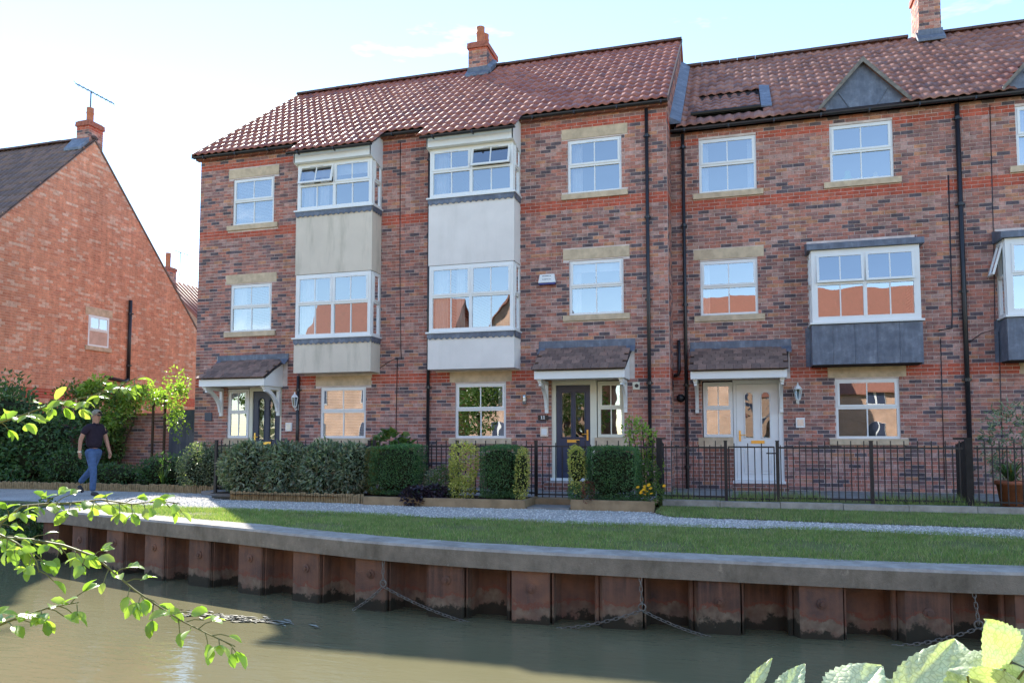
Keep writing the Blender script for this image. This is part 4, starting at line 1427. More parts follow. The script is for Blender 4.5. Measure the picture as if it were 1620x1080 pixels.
def water_mat():
    m = NT('murky_water')
    big = m.noise(.35, 3)
    c = m.ramp(big, [(.3, (.145, .135, .075)), (.7, (.18, .167, .095))])
    v = m.pos((2.2, 7.5, 1))
    h = m.math('ADD', m.noise(1.6, 3, .5, v, .6), m.math('MULTIPLY', m.noise(6.5, 2, .5, m.pos((1.4, 4, 1))), .25))
    amp = m.ramp(m.noise(.5, 2), [(.35, .35), (.65, 1.0)])
    m.bump(m.math('MULTIPLY', h, amp), .26, .03)
    m.fin(c, .045, .5)
    m.b.inputs['IOR'].default_value = 1.33
    return m.mat
MAT['water'] = water_mat()
m = MB()
m.quad((-300, 1.0, WATER_Z), (300, 1.0, WATER_Z), (300, 12, WATER_Z), (-300, 12, WATER_Z))
tag(m.build('canal_water', MAT['water'], None), kind='structure')

# ---------------------------------------------------------------- capping beam and sheet piles
m = MB()
secs = []
r9 = random.Random(9)
for i, p in enumerate(CAP):
    q = CAP[min(i + 1, len(CAP) - 1)] - CAP[max(i - 1, 0)]
    nrm = Vector((-q.y, q.x, 0)).normalized()
    e = r9.uniform(-.006, .006)
    prof = [(0.0 + e, -.20), (0.004 + e, -.03), (.02 + e, -.004 + e * .3), (.2, 0.004), (.40 + r9.uniform(-.02, .02), 0), (.42, -.21)]
    secs.append([tuple(p + nrm * a + UZ * b) for a, b in prof])
for a, b in zip(secs, secs[1:]):
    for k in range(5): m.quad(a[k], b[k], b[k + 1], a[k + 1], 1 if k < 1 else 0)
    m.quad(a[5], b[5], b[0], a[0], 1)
m.add(secs[0], [(0, 1, 2, 3, 4, 5)])
# return at the left end
m.box(-10.28, -9.905, 9.25, 10.6, -.08, .12)
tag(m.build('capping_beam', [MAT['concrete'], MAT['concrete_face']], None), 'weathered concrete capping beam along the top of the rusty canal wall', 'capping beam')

def rust_mat():
    m = NT('rusted_sheet_pile')
    n = m.noise(3, 7, .65)
    c = m.ramp(n, [(.3, (.07, .048, .045)), (.5, (.135, .075, .055)), (.68, (.2, .10, .062))])
    oi = m.n('ObjectInfo')
    c = m.mix(1.0, c, m.ramp(oi.outputs['Random'], [(0, .72), (1, 1.35)]), 'MULTIPLY')
    st = m.ramp(m.noise(2, 5, .6, m.pos((9, 9, .5))), [(.45, 0), (.72, .7)])
    c = m.mix(st, c, (.22, .11, .075))
    g = m.n('NewGeometry'); sx = m.n('SeparateXYZ')
    m.l(g.outputs['Position'], sx.inputs[0])
    z = m.math('ADD', sx.outputs[2], m.math('MULTIPLY', m.math('SUBTRACT', m.noise(3.2, 6, .72), .5), .42))
    z = m.math('ADD', z, m.math('MULTIPLY', m.math('SUBTRACT', oi.outputs['Random'], .5), .09))
    def bandf(a, b, s=.012):
        lo = m.n('MapRange', _interpolation_type='SMOOTHSTEP'); lo.inputs['From Min'].default_value = a - s; lo.inputs['From Max'].default_value = a + s
        hi = m.n('MapRange', _interpolation_type='SMOOTHSTEP'); hi.inputs['From Min'].default_value = b - s; hi.inputs['From Max'].default_value = b + s
        m.l(z, lo.inputs['Value']); m.l(z, hi.inputs['Value'])
        return m.math('SUBTRACT', lo.outputs[0], hi.outputs[0])
    c = m.mix(m.math('MULTIPLY', bandf(-.475, -.445), .55), c, (.22, .065, .038))
    pale = m.mix(m.ramp(m.noise(14, 5), [(.35, 0), (.7, 1)]), (.26, .21, .15), (.13, .10, .07))
    c = m.mix(m.math('MULTIPLY', bandf(-.60, -.475), m.ramp(m.noise(5, 4), [(.35, .15), (.65, .85)])), c, pale)
    c = m.mix(m.math('MULTIPLY', bandf(-2, -.585, .02), .95), c, (.028, .027, .018))
    m.bump(m.noise(40, 6, .7), .6, .01)
    return m.fin(c, .8, .3)
MAT['rust'] = rust_mat()
PER = .925
def arc_pts(off):
    """cap line pushed in, resampled by arc length"""
    pts = []
    for i, p in enumerate(CAP):
        q = CAP[min(i + 1, len(CAP) - 1)] - CAP[max(i - 1, 0)]
        pts.append(Vector((p.x, p.y, 0)) + Vector((-q.y, q.x, 0)).normalized() * off)
    return pts
AP = arc_pts(.05)
def arc_at(s):
    for a, b in zip(AP, AP[1:]):
        d = (b - a).length
        if s <= d: return a + (b - a) * (s / d), (b - a).normalized()
        s -= d
    return AP[-1], (AP[-1] - AP[-2]).normalized()
PROF = [(0, 0), (.36, 0), (.455, .28), (.46, .29), (.82, .29), (.925, 0)]
pm = MB()
for (a, b), (c, d) in zip(PROF, PROF[1:]):
    pm.quad((a, b, -1.4), (c, d, -1.4), (c, d, .0), (a, b, .0))
pm.box(.408, .424, .05, .17, -1.4, -.001)
pm.tube([(.86, .12, -1.4), (.86, .12, 0)], .028, 6)
pm.tube([(.37, .02, -1.4), (.37, .02, 0)], .022, 6)
pile_me = pm.mesh('sheet_pile', MAT['rust'])
pw = thing('sheet_pile_wall', 'rusty corrugated steel sheet-pile wall rising from the water', 'canal wall', (-4, 8, -.6))
bolt = MB()
bolt.lathe((0, 0, 0), [(.05, 0), (.05, .008), (.03, .014), (.022, .014), (.02, .03), (0, .03)], 10)
bolt_me = bolt.mesh('tie_bolt', MAT['rust'], False)
tot = sum((b - a).length for a, b in zip(AP, AP[1:]))
s = -.24 + .0
# phase so that a front flange starts at x = -.25
s0 = 0
for a, b in zip(AP, AP[1:]):
    if b.x < -.25: s0 += (b - a).length
s = s0 % PER - PER
k = 0
while s < tot - 1.0:
    if s > -.01:
        p, t = arc_at(s)
        p2, _ = arc_at(s + PER)
        t = (p2 - p).normalized()
        z = capz(p.x) - .19
        o = put('sheet_pile', pile_me, pw, (p.x, p.y, z), (0, 0, math.atan2(t.y, t.x)))
        if rng.random() < .8 and p.x < 6:
            q = p + t * .2 - Vector((-t.y, t.x, 0)) * .002
            put('tie_bolt', bolt_me, pw, (q.x, q.y, z - .17 - rng.random() * .05), (R(90), 0, math.atan2(t.y, t.x)))
    s += PER
    k += 1
# end return of the piling at the left
m = MB(); m.box(-10.2, -9.9, 9.3, 10.4, -1.4, -.085); m.build('end_pile', MAT['rust'], pw)

# ---------------------------------------------------------------- mooring chains
lm = MB()
pts = []
for i in range(14):
    a = 2 * math.pi * i / 14
    pts.append((.020 * math.cos(a) + (.011 if math.cos(a) > 0 else -.011), .0135 * math.sin(a), 0))
lm.tube(pts + pts[:1], .0042, 5, caps=False)
MAT['chain'] = plain('galvanised_chain', (.2, .19, .17), .55, .5, .4, 30, metal=.6)
link_me = lm.mesh('chain_link', MAT['chain'], True)
def chain_run(parent, path):
    path = [Vector(p) for p in path]
    seg = [(b - a).length for a, b in zip(path, path[1:])]
    tot = sum(seg)
    n = max(2, int(tot / .047))
    for i in range(n):
        d = tot * (i + .5) / n
        for (a, b), l in zip(zip(path, path[1:]), seg):
            if d <= l: break
            d -= l
        p = a + (b - a) * (d / l)
        t = (b - a).normalized()
        q = t.to_track_quat('X', 'Z') @ Matrix.Rotation((i % 2) * math.pi / 2 + .5, 4, 'X').to_quaternion()
        put('chain_link', link_me, parent, p, q.to_euler())
def sag(a, b, s, n=10):
    a, b = Vector(a), Vector(b)
    return [a + (b - a) * (i / n) - UZ * s * 4 * (i / n) * (1 - i / n) for i in range(n + 1)]
for x, rz, runs, lab in ((-3.72, -.36, [(-4.08, -.67, .02), (-2.62, -.70, .04)], 'galvanised chain hanging from the cap, leftmost of three on the wall'),
                         (-.96, -.44, [(-1.78, -.69, .03), (-.2, -.71, .03)], 'galvanised chain hanging from the middle of the canal wall'),
                         (2.0, -.47, [(1.1, -.70, .05), (3.2, -.7, .05)], 'galvanised chain at the right, partly behind the big leaves')):
    y = cap_front(x) - .012
    c = thing('mooring_chain', lab, 'chain', (x, y, rz), 'chains hung along the canal wall')
    chain_run(c, [(x, y + .03, capz(x) - .19), (x + .01, y, (capz(x) - .19 + rz) / 2), (x + .02, y - .01, rz)])
    rg = MB()
    rg.tube([(x + .02 + .035 * math.cos(2 * math.pi * i / 12), y - .012, rz + .035 * math.sin(2 * math.pi * i / 12)) for i in range(13)], .008, 5, caps=False)
    rg.build('ring', MAT['chain'], c, True)
    for xe, ze, sg in runs:
        chain_run(c, sag((x + .02, y - .01, rz - .03), (xe, cap_front(xe) - .03, ze), sg))

# ---------------------------------------------------------------- stone wall at the left corner, weeds and drift
sw = thing('stone_wall', 'low mossy stone retaining wall at the left corner of the canal', 'wall', (-13, 10, -.6))
r3 = random.Random(3)
z = -.95
for course in range(5):
    h = (.24, .2, .22, .2, .2)[course]
    x = -18.5 - r3.random() * .4
    while x < -10.3:
        wd = r3.uniform(.45, .95)
        b = MB()
        e = r3.uniform(-.03, .03) + (.09 if course == 4 else 0)
        x1 = min(x + wd, -10.3)
        b.hexa([(x + .012, 9.95 - e, z + .01), (x1 - .012, 9.95 - e, z + .01), (x1 - .012, 10.3, z + .01), (x + .012, 10.3, z + .01),
                (x + .02, 9.955 - e, z + h - .008), (x1 - .02, 9.955 - e, z + h - .008), (x1 - .02, 10.3, z + h - .008), (x + .02, 10.3, z + h - .008)])
        b.build('stone', MAT['oldstone'], sw)
        x = x1 if x1 < -10.31 else 99
    z += h
m = MB(); m.box(-18.8, -10.3, 10.02, 10.4, -1.3, .1); m.build('mortar_core', MAT['mortar'], sw)

# ---------------------------------------------------------------- left house
hL = thing('gable_house', 'orange brick house seen gable-on at the left with a single chimney pot', 'house', (-22, 18.8, 0))
GX = -19.2
PL = math.atan2(10.48 - 5.2, 18.82 - 13.9)
zl = lambda y: 10.48 - abs(y - 18.82) * math.tan(PL)
m = MB()
m.add([(GX, 13.9, -.05), (GX, 23.74, -.05), (GX, 23.74, 5.2), (GX, 18.82, 10.44), (GX, 13.9, 5.2)], [(0, 1, 2, 3, 4)])
m.box(-29, GX - .01, 13.9, 14.0, 0, 5.2); m.box(-29, GX - .01, 23.6, 23.74, 0, 5.2); m.box(-29.1, -29, 13.9, 23.74, 0, 5.2)
wl = m.build('wall', MAT['mortar_orange'], hL)
holes = [(18.82, 19.63, 4.03, 4.99), (18.7, 19.75, 5.0, 5.22), (18.72, 19.73, 3.9, 4.03), (15.6, 16.45, 1.2, 2.36), (15.5, 16.55, 2.36, 2.6)]
brick_field(wl, (GX, 0, 0), UY, UX, 13.9, 23.74, 0, 10.5, holes, keep=lambda u, z: z < zl(u) - .06, bands=[(2.32, 2.62)], mats=[MAT['brick_orange'], MAT['brick_red']], zlo=2.7, seed=41)
frg = lambda y, z: (Vector((GX, y, z)), UY, UZ, UX)
wo = window(hL, frg(18.82, 4.03), .81, .96, set_back=-.0, vent=False)
add_box_part(wo, 'lintel', 'stone', frg(0, 0), 18.7, 19.75, 5.0, 5.22, -.05, .014)
add_box_part(wo, 'sill', 'stone', frg(0, 0), 18.72, 19.73, 3.9, 4.027, -.05, .05)
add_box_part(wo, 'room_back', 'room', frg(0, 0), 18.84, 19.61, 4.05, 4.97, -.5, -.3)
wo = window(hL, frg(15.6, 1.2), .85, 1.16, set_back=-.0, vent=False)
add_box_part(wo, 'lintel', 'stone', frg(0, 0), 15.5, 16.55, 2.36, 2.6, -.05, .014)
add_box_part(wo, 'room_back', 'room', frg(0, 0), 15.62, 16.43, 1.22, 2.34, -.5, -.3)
r = MB()
r.hexa([(-29, 13.75, 5.02), (GX + .04, 13.75, 5.02), (GX + .04, 18.82, 10.45), (-29, 18.82, 10.45), (-29, 13.75, 5.06), (GX + .04, 13.75, 5.06), (GX + .04, 18.82, 10.49), (-29, 18.82, 10.49)])
r.hexa([(-29, 18.82, 10.45), (GX + .04, 18.82, 10.45), (GX + .04, 23.9, 5.0), (-29, 23.9, 5.0), (-29, 18.82, 10.52), (GX + .04, 18.82, 10.52), (GX + .04, 23.9, 5.07), (-29, 23.9, 5.07)])
ro = r.build('roof', MAT['tile_dark'], hL)
pantile_roof(ro, -28.0, GX + .04, 13.75, 5.08, PL, 20, math.hypot(5.07, 5.43) / 20, 'tile_dark', seed=77)
ridge_tiles(ro, -28.9, GX + .02, 18.82, 10.53)
ch = chimney(hL, -19.72, -19.24, 18.62, 19.18, 9.8, 11.05, [(-19.5, 18.9, .11, .5)])
m = MB(); m.hexa([(-19.86, 18.3, 10.02), (-19.2, 18.3, 10.02), (-19.2, 18.6, 10.34), (-19.86, 18.6, 10.34), (-19.86, 18.3, 10.1), (-19.2, 18.3, 10.1), (-19.2, 18.6, 10.5), (-19.86, 18.6, 10.5)]); m.build('chimney_flashing', MAT['lead'], ch)
drainpipe(hL, GX + .07, 20.43, 3.05, 5.7, r=.055)
m = MB(); m.tube([(GX + .07, 20.43, 3.12), (GX + .07, 20.3, 3.02), (GX + .07, 19.5, 3.1)], .055, 10); m.build('soil_pipe', MAT['black'], hL, True)
aerial((-19.5, 18.9, 11.4), .75, (.75, .35, -.42), 9, 1.3, label='television aerial on the chimney of the orange brick gable house')
# ---- house further back between the two
hR = thing('far_house', 'distant house with a red striped roof and chimney between the gable house and terrace', 'house', (-28, 34, 0))
m = MB()
m.add([(-33.3, 33, 0), (-24.6, 33, 0), (-24.6, 33, 6.6), (-29.0, 33, 10.6), (-33.3, 33, 6.6)], [(0, 1, 2, 3, 4)])
m.quad((-24.6, 33, 0), (-24.6, 44, 0), (-24.6, 44, 6.6), (-24.6, 33, 6.6))
m.quad((-33.3, 44, 0), (-33.3, 33, 0), (-33.3, 33, 6.6), (-33.3, 44, 6.6))
m.quad((-24.6, 44, 0), (-33.3, 44, 0), (-33.3, 44, 6.6), (-24.6, 44, 6.6))
m.build('wall', MAT['brick_flat_orange'], hR)
m = MB()
m.hexa([(-29, 32.9, 10.55), (-24.3, 32.9, 6.3), (-24.3, 44.1, 6.3), (-29, 44.1, 10.55), (-29, 32.9, 10.68), (-24.3, 32.9, 6.43), (-24.3, 44.1, 6.43), (-29, 44.1, 10.68)])
m.hexa([(-33.6, 32.9, 6.3), (-29, 32.9, 10.55), (-29, 44.1, 10.55), (-33.6, 44.1, 6.3), (-33.6, 32.9, 6.43), (-29, 32.9, 10.68), (-29, 44.1, 10.68), (-33.6, 44.1, 6.43)])
rr = m.build('roof', MAT['pantile'], hR)
sl = math.hypot(4.7, 4.25)
for k in range(32):                                              # tile columns down the slope
    y = 33.0 + k * .34
    q = MB(); q.tube([(-29, y, 10.69), (-24.3, y, 6.44)], .05, 6); q.build('tile_column', MAT['pantile'], rr, True)
ch = chimney(hR, -29.4, -28.8, 33.3, 33.9, 10.0, 11.3, [(-29.1, 33.6, .14, .8)])
hR.location.z -= 1.1
aerial((-28.5, 33.8, 9.8), 1.3, (.8, .2, -.3), 6, .9, label='thin aerial beside the small distant chimney')

# ---------------------------------------------------------------- garden wall, gate, arch
gw = thing('garden_wall', 'brick garden wall behind the shrubs between the two buildings', 'wall', (-16.3, 15.9, 0))
m = MB(); m.box(-19.19, -13.5, 15.81, 16.02, 0, 1.74)
wl = m.build('wall_core', MAT['mortar'], gw)
brick_field(wl, (0, 15.81, 0), UX, -UY, -19.19, -13.5, 0, 1.725, seed=51, zlo=.6)
brick_field(wl, (-13.5, 0, 0), UY, UX, 15.81, 16.02, 0, 1.725, seed=52, zlo=.6)
cp = MB(); cp.box(0, .222, -.02, .26, 0, .065)
cpm = cp.mesh('coping_brick', MAT['brick'])
for i in range(25): put('coping_brick', cpm, wl, (-19.17 + i * .227, 15.79, 1.74))
gt = thing('garden_gate', 'dark navy boarded side gate against the end of the terrace', 'gate', (-13.1, 15.8, .05))
bd = MB(); bd.box(0, .094, 0, .022, 0, 1.8)
bdm = bd.mesh('board', MAT['navy'])
for i in range(8): put('board', bdm, gt, (-13.44 + i * .097, 15.72, .08))
m = MB(); m.box(-13.44, -12.67, 15.745, 15.78, .3, .4); m.box(-13.44, -12.67, 15.745, 15.78, 1.5, 1.6); m.build('rail', MAT['navy'], gt)
ar = thing('garden_arch', 'dark wooden garden arch post with rungs beside the navy gate', 'arch', (-13.5, 15.4, .05))
for x in (-13.62, -13.28):
    m = MB(); m.box(x - .022, x + .022, 15.35, 15.395, .05, 2.22); m.build('post', MAT['wood_stem'], ar)
for z in (.6, 1.1, 1.6, 2.0, 2.18):
    m = MB(); m.box(-13.597, -13.303, 15.36, 15.385, z - .015, z + .015); m.build('rung', MAT['wood_stem'], ar)

# ---------------------------------------------------------------- houses across the water behind the viewpoint (seen mirrored in the glass)
def across_house(x0, x1, y1, depth, eave, ridge, gable_front, label, roofm='pantile_old'):
    """front wall at y1 faces the canal"""
    y0 = y1 - depth
    h = thing('brick_house', label, 'house', ((x0 + x1) / 2, y1 - depth / 2, 0))
    m = MB()
    m.box(x0, x1, y0, y1, -.5, eave)
    xm, ym = (x0 + x1) / 2, (y0 + y1) / 2
    if gable_front:
        m.add([(x1, y1, eave), (x0, y1, eave), (xm, y1, ridge)], [(0, 1, 2)]); m.add([(x0, y0, eave), (x1, y0, eave), (xm, y0, ridge)], [(0, 1, 2)])
    else:
        m.add([(x0, y1, eave), (x0, y0, eave), (x0, ym, ridge)], [(0, 1, 2)]); m.add([(x1, y0, eave), (x1, y1, eave), (x1, ym, ridge)], [(0, 1, 2)])
    m.build('wall', MAT['brick_flat_orange'], h)
    q = MB()
    if gable_front:
        for a in (x0 - .3, x1 + .3):
            za = eave - .3 * (ridge - eave) / (xm - x0)
            q.hexa([(a, y0 - .2, za), (xm, y0 - .2, ridge), (xm, y1 + .2, ridge), (a, y1 + .2, za), (a, y0 - .2, za + .12), (xm, y0 - .2, ridge + .12), (xm, y1 + .2, ridge + .12), (a, y1 + .2, za + .12)])
    else:
        for a in (y0 - .3, y1 + .3):
            za = eave - .3 * (ridge - eave) / (ym - y0)
            q.hexa([(x0 - .2, a, za), (x1 + .2, a, za), (x1 + .2, ym, ridge), (x0 - .2, ym, ridge), (x0 - .2, a, za + .12), (x1 + .2, a, za + .12), (x1 + .2, ym, ridge + .12), (x0 - .2, ym, ridge + .12)])
    rf = q.build('roof', MAT[roofm], h)
    n = max(2, int((x1 - x0) / 3))
    for i in range(n):
        for z in (1.0, 3.4):
            xc = x0 + (i + .5) * (x1 - x0) / n
            w_ = MB(); w_.box(xc - .5, xc + .5, y1 + .002, y1 + .05, z, z + 1.1)
            wo_ = w_.build('window', MAT['upvc'], h)
            for sx in (-1, 1):
                p_ = MB(); p_.box(xc + sx * .26 - .22, xc + sx * .26 + .22, y1 + .051, y1 + .056, z + .06, z + 1.09); p_.build('pane', MAT['navy'], wo_)
    return h
across_house(3.2, 14, -22, 8, 4.6, 11.6, False, 'orange brick house set back across the water, mirrored in the white-door house')
across_house(-6.5, 2.2, -13, 8, 5.0, 10.0, False, 'long orange brick house across the water with its ridge along the canal')
across_house(-15.5, -8.0, -12, 9, 5.2, 10.8, True, 'orange brick gable across the water, mirrored in the numbered house windows')
across_house(-28, -17.5, -13, 8, 5.0, 10.4, False, 'wide orange brick house across the water far to the left')
across_house(17, 26, -12, 8, 5.0, 8.8, False, 'orange brick house across the water far to the right')
# ---------------------------------------------------------------- fences and gates
FZ0, FZ1, FY = .14, 1.14, 13.06
bar_l = MB(); bar_l.box(-.0075, .0075, -.0075, .0075, 0, .95); bar_long = bar_l.mesh('bar', MAT['iron'])
bar_s = MB(); bar_s.box(-.0075, .0075, -.0075, .0075, 0, .88); bar_short = bar_s.mesh('bar', MAT['iron'])
pst = MB(); pst.box(-.025, .025, -.025, .025, 0, 1.03); pst.box(-.03, .03, -.03, .03, 1.03, 1.045); post_me = pst.mesh('post', MAT['iron'])
def fence(label, x0, x1, posts, gap=.097):
    t = thing('railing_fence', label, 'fence', ((x0 + x1) / 2, FY, FZ0), 'black iron front garden fences')
    for z in (FZ0 + .1, FZ1 - .1):
        m = MB(); m.box(x0, x1, FY - .004, FY + .004, z - .014, z + .014); m.build('rail', MAT['iron'], t)
    for x in posts: put('post', post_me, t, (x, FY, FZ0 - .03))
    n = int((x1 - x0) / gap)
    for i in range(n + 1):
        x = x0 + .05 + i * (x1 - x0 - .1) / n
        if any(abs(x - p) < .04 for p in posts): continue
        put('bar', bar_long if i % 2 else bar_short, t, (x, FY, FZ0 + .06))
    return t
def gate(label, x0, x1, y=FY - .03):
    t = thing('iron_gate', label, 'gate', ((x0 + x1) / 2, y, FZ0))
    m = MB()
    for z in (FZ0 + .08, FZ1 - .09): m.box(x0 + .02, x1 - .02, y - .006, y + .006, z - .012, z + .012)
    for x in (x0 + .02, x1 - .02): m.box(x - .01, x + .01, y - .008, y + .008, FZ0 + .06, FZ1 - .08)
    m.build('frame', MAT['iron'], t)
    n = int((x1 - x0) / .105)
    for i in range(1, n):
        put('bar', bar_long if i % 2 else bar_short, t, (x0 + i * (x1 - x0) / n, y, FZ0 + .02))
    m = MB(); m.box(x1 - .14, x1 + .03, y - .016, y - .006, FZ1 - .2, FZ1 - .18); m.build('latch', MAT['iron'], t)
    return t
fence('black railings behind the laurel hedge of the end house', -10.05, -6.62, [-10.02, -8.4, -6.65])
fence('black railings between the box hedges left of the numbered gate', -6.58, -3.46, [-6.55, -4.9, -3.43])
gate('narrow black iron gate before the navy front door', -3.42, -2.72)
fence('black railings behind the large box hedge right of the gate', -2.7, -1.36, [-2.68])
fence('short black railings left of the white door gate', -1.24, -.25, [-.23])
gate('black iron gate before the white front door', -.2, .54)
fence('long black railings below the lead bay to the dark post box', .57, 3.22, [.57, 1.95])
fence('black railings in front of the potted plant at the right edge', 3.36, 8, [5.2, 7.0])
MAT['fence_wood'] = plain('black_stained_timber', (.022, .018, .016), .7, .3, .3, 10, .3)
for x, lab in ((-1.3, 'dark timber panel post between the navy-door and white-door gardens'), (3.29, 'dark timber panel post at the garden boundary near the right edge')):
    t = thing('panel_post', lab, 'post', (x, 13.2, .1), 'dark timber panel posts')
    m = MB(); m.box(x - .045, x + .045, 13.02, 13.1, .1, 1.2); m.build('post', MAT['fence_wood'], t)
    for i in range(5):
        m = MB(); y = 13.105 + i * .12
        m.box(x - .02, x + .02, y, y + .116, .22, 1.16 - i * .015); m.build('board', MAT['fence_wood'], t)
    m = MB(); m.box(x - .05, x + .05, 13.1, 13.72, 1.17, 1.2); m.build('cap', MAT['fence_wood'], t)

# ---------------------------------------------------------------- edgings, kerb, steps
MAT['log'] = plain('weathered_log', (.30, .22, .12), .9, .2, .35, 14, .4, 60)
MAT['sleeper'] = plain('timber_sleeper', (.30, .215, .125), .9, .2, .25, 5, .4, 50)
def log_edge(label, pts, n, h0=.17):
    t = thing('log_edging', label, 'edging', (*pts[0], .05))
    mesh = []
    for hh in (.92, 1.0, 1.06):
        b = MB(); b.lathe((0, 0, 0), [(.026, -.1), (.026, h0 * hh - .006), (.02, h0 * hh), (0, h0 * hh + .001)], 8); mesh.append(b.mesh('log', MAT['log'], False))
    P = [Vector((*p, 0)) for p in pts]
    seg = [(b - a).length for a, b in zip(P, P[1:])]
    for i in range(n):
        d = sum(seg) * (i + .5) / n
        for (a, b), l in zip(zip(P, P[1:]), seg):
            if d <= l: break
            d -= l
        p = a + (b - a) * (d / l)
        put('log', rng.choice(mesh), t, (p.x, p.y + rng.uniform(-.008, .008), gz(p.x, p.y) + .005), (rng.uniform(-.03, .03), rng.uniform(-.05, .05), rng.random()))
    return t
log_edge('half-log roll edging in front of the laurel hedge', [(-9.15, 12.95), (-9.12, 12.34), (-8.0, 12.3), (-7.0, 12.28), (-6.32, 12.2)], 66)
log_edge('long half-log edging along the shrub bed at the left', [(-17, 13.5), (-14, 13.56), (-12, 13.58), (-10.4, 13.5)], 125)
def sleeper(label, x0, x1, y0, y1, z0, z1):
    m = MB(); m.box(x0, x1, y0, y1, z0, z1)
    return tag(m.build('timber_edging', MAT['sleeper'], None), label, 'edging', 'timber sleeper edgings')
sleeper('long pale timber edging under the heuchera and box hedges', -6.25, -3.42, 12.06, 12.14, .0, .19)
sleeper('short timber edging turning back beside the gate step', -3.42, -3.36, 12.06, 12.95, .0, .19)
sleeper('pale timber edging under the big box hedge right of the gate', -2.62, -1.36, 12.14, 12.22, .0, .21)
sleeper('end board of the timber bed below the yellow flowers', -1.36, -1.30, 12.14, 12.9, .0, .21)
m = MB(); m.box(-3.34, -2.64, 12.12, 12.7, -.02, .075); tag(m.build('paving_slab', MAT['paving'], None), 'grey paving slab on the path in front of the narrow gate', 'slab')
m = MB(); m.box(-3.35, -2.63, 12.7, 13.12, -.02, .17); tag(m.build('step', MAT['sleeper'], None), 'low timber step under the narrow iron gate', 'step')
m = MB(); m.box(-3.8, -2.85, 15.1, Y1 - .06, .13, .30); tag(m.build('door_step', MAT['brick_flat'], None), 'dark brick step at the navy front door', 'step')
m = MB(); m.box(-.16, .9, 15.95, YC - .06, .13, .26); tag(m.build('door_step', MAT['brick_flat'], None), 'dark brick step at the white front door', 'step')
kb = thing('kerb', 'long low concrete kerb along the white-door garden', 'kerb', (3, 12.92, 0))
k = 0
x = -1.24
while x < 9:
    m = MB()
    e = rng.uniform(-.006, .006)
    m.box(x + .004, x + .91, 12.86 + e, 12.985, -.05, .185 + e)
    m.build('kerb_stone', MAT['concrete'], kb)
    x += .915

# ---------------------------------------------------------------- foliage
def leaf(mb, p, d, up, L_, W, fold=.25):
    """a folded leaf: base p, direction d, two half blades"""
    d = d.normalized()
    s = d.cross(up)
    if s.length < 1e-3: s = d.cross(Vector((1, 0, .3)))
    s.normalize()
    n = s.cross(d)
    m = p + d * L_ * .48
    t = p + d * L_ - n * L_ * .12
    mb.add([tuple(p), tuple(m + s * W / 2 + n * W * fold), tuple(t), tuple(m - s * W / 2 + n * W * fold)], [(0, 1, 2), (0, 2, 3)])

def rvec(r):
    while True:
        v = Vector((r.uniform(-1, 1), r.uniform(-1, 1), r.uniform(-1, 1)))
        if .05 < v.length < 1: return v.normalized()

def cloud(mb, r, c, rad, n, L_, W, shell=.55, lump=.25, flat=.4, seed=0, up=.5, box=0.0):
    """leaves through an uneven ellipsoid (box>0 squares it off)"""
    c = Vector(c)
    lumps = [(rvec(r), r.uniform(-lump, lump)) for _ in range(9)]
    for _ in range(n):
        d = rvec(r)
        k = 1 + sum(a * max(0, d.dot(v)) ** 3 for v, a in lumps)
        q = shell + (1 - shell) * r.random() ** .6
        e = d.copy()
        if box:
            mx_ = max(abs(d.x), abs(d.y), abs(d.z))
            e = d.lerp(d / mx_, box)
        p = c + Vector((e.x * rad[0], e.y * rad[1], e.z * rad[2])) * k * q
        dr = (d * .7 + rvec(r) * .8 + UZ * r.uniform(-.5, .4)).normalized()
        leaf(mb, p, dr, (UZ * up + rvec(r) * .7), L_ * r.uniform(.6, 1.15), W * r.uniform(.7, 1.1))

def shrub(name, label, cat, clouds, mat, stems=(), group=None, seed=1, base=None):
    r = random.Random(seed)
    b = base or (clouds[0][0][0], clouds[0][0][1], .05)
    t = thing(name, label, cat, b, group)
    for i, cl in enumerate(clouds):
        mb = MB()
        c, rad, n, L_, W = cl[:5]
        kw = cl[5] if len(cl) > 5 else {}
        mt = kw.pop('mat', mat)
        core = kw.pop('core', True)
        cloud(mb, r, c, rad, n, L_, W, **kw)
        o = mb.build('foliage', MAT[mt], t)
        tag(o, kind='stuff')
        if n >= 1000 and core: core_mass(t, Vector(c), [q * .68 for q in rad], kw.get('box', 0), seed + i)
    for path, rr in stems:
        m = MB(); m.tube(path, rr, 6); m.build('stem', MAT['wood_stem'], t, True)
    return t

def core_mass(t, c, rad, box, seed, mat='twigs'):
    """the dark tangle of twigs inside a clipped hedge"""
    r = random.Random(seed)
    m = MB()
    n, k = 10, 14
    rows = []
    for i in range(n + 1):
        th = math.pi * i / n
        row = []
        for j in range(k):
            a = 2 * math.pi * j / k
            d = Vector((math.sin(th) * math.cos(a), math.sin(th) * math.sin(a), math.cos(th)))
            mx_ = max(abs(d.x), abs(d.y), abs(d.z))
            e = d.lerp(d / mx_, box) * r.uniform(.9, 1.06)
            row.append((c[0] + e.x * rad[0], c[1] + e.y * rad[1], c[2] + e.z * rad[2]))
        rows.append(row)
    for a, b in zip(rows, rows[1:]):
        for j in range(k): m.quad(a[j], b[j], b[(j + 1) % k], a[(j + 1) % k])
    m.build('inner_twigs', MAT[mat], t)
MAT['twigs'] = plain('dark_twigs', (.025, .03, .014), .95, .1, .4, 30, .8, 60)

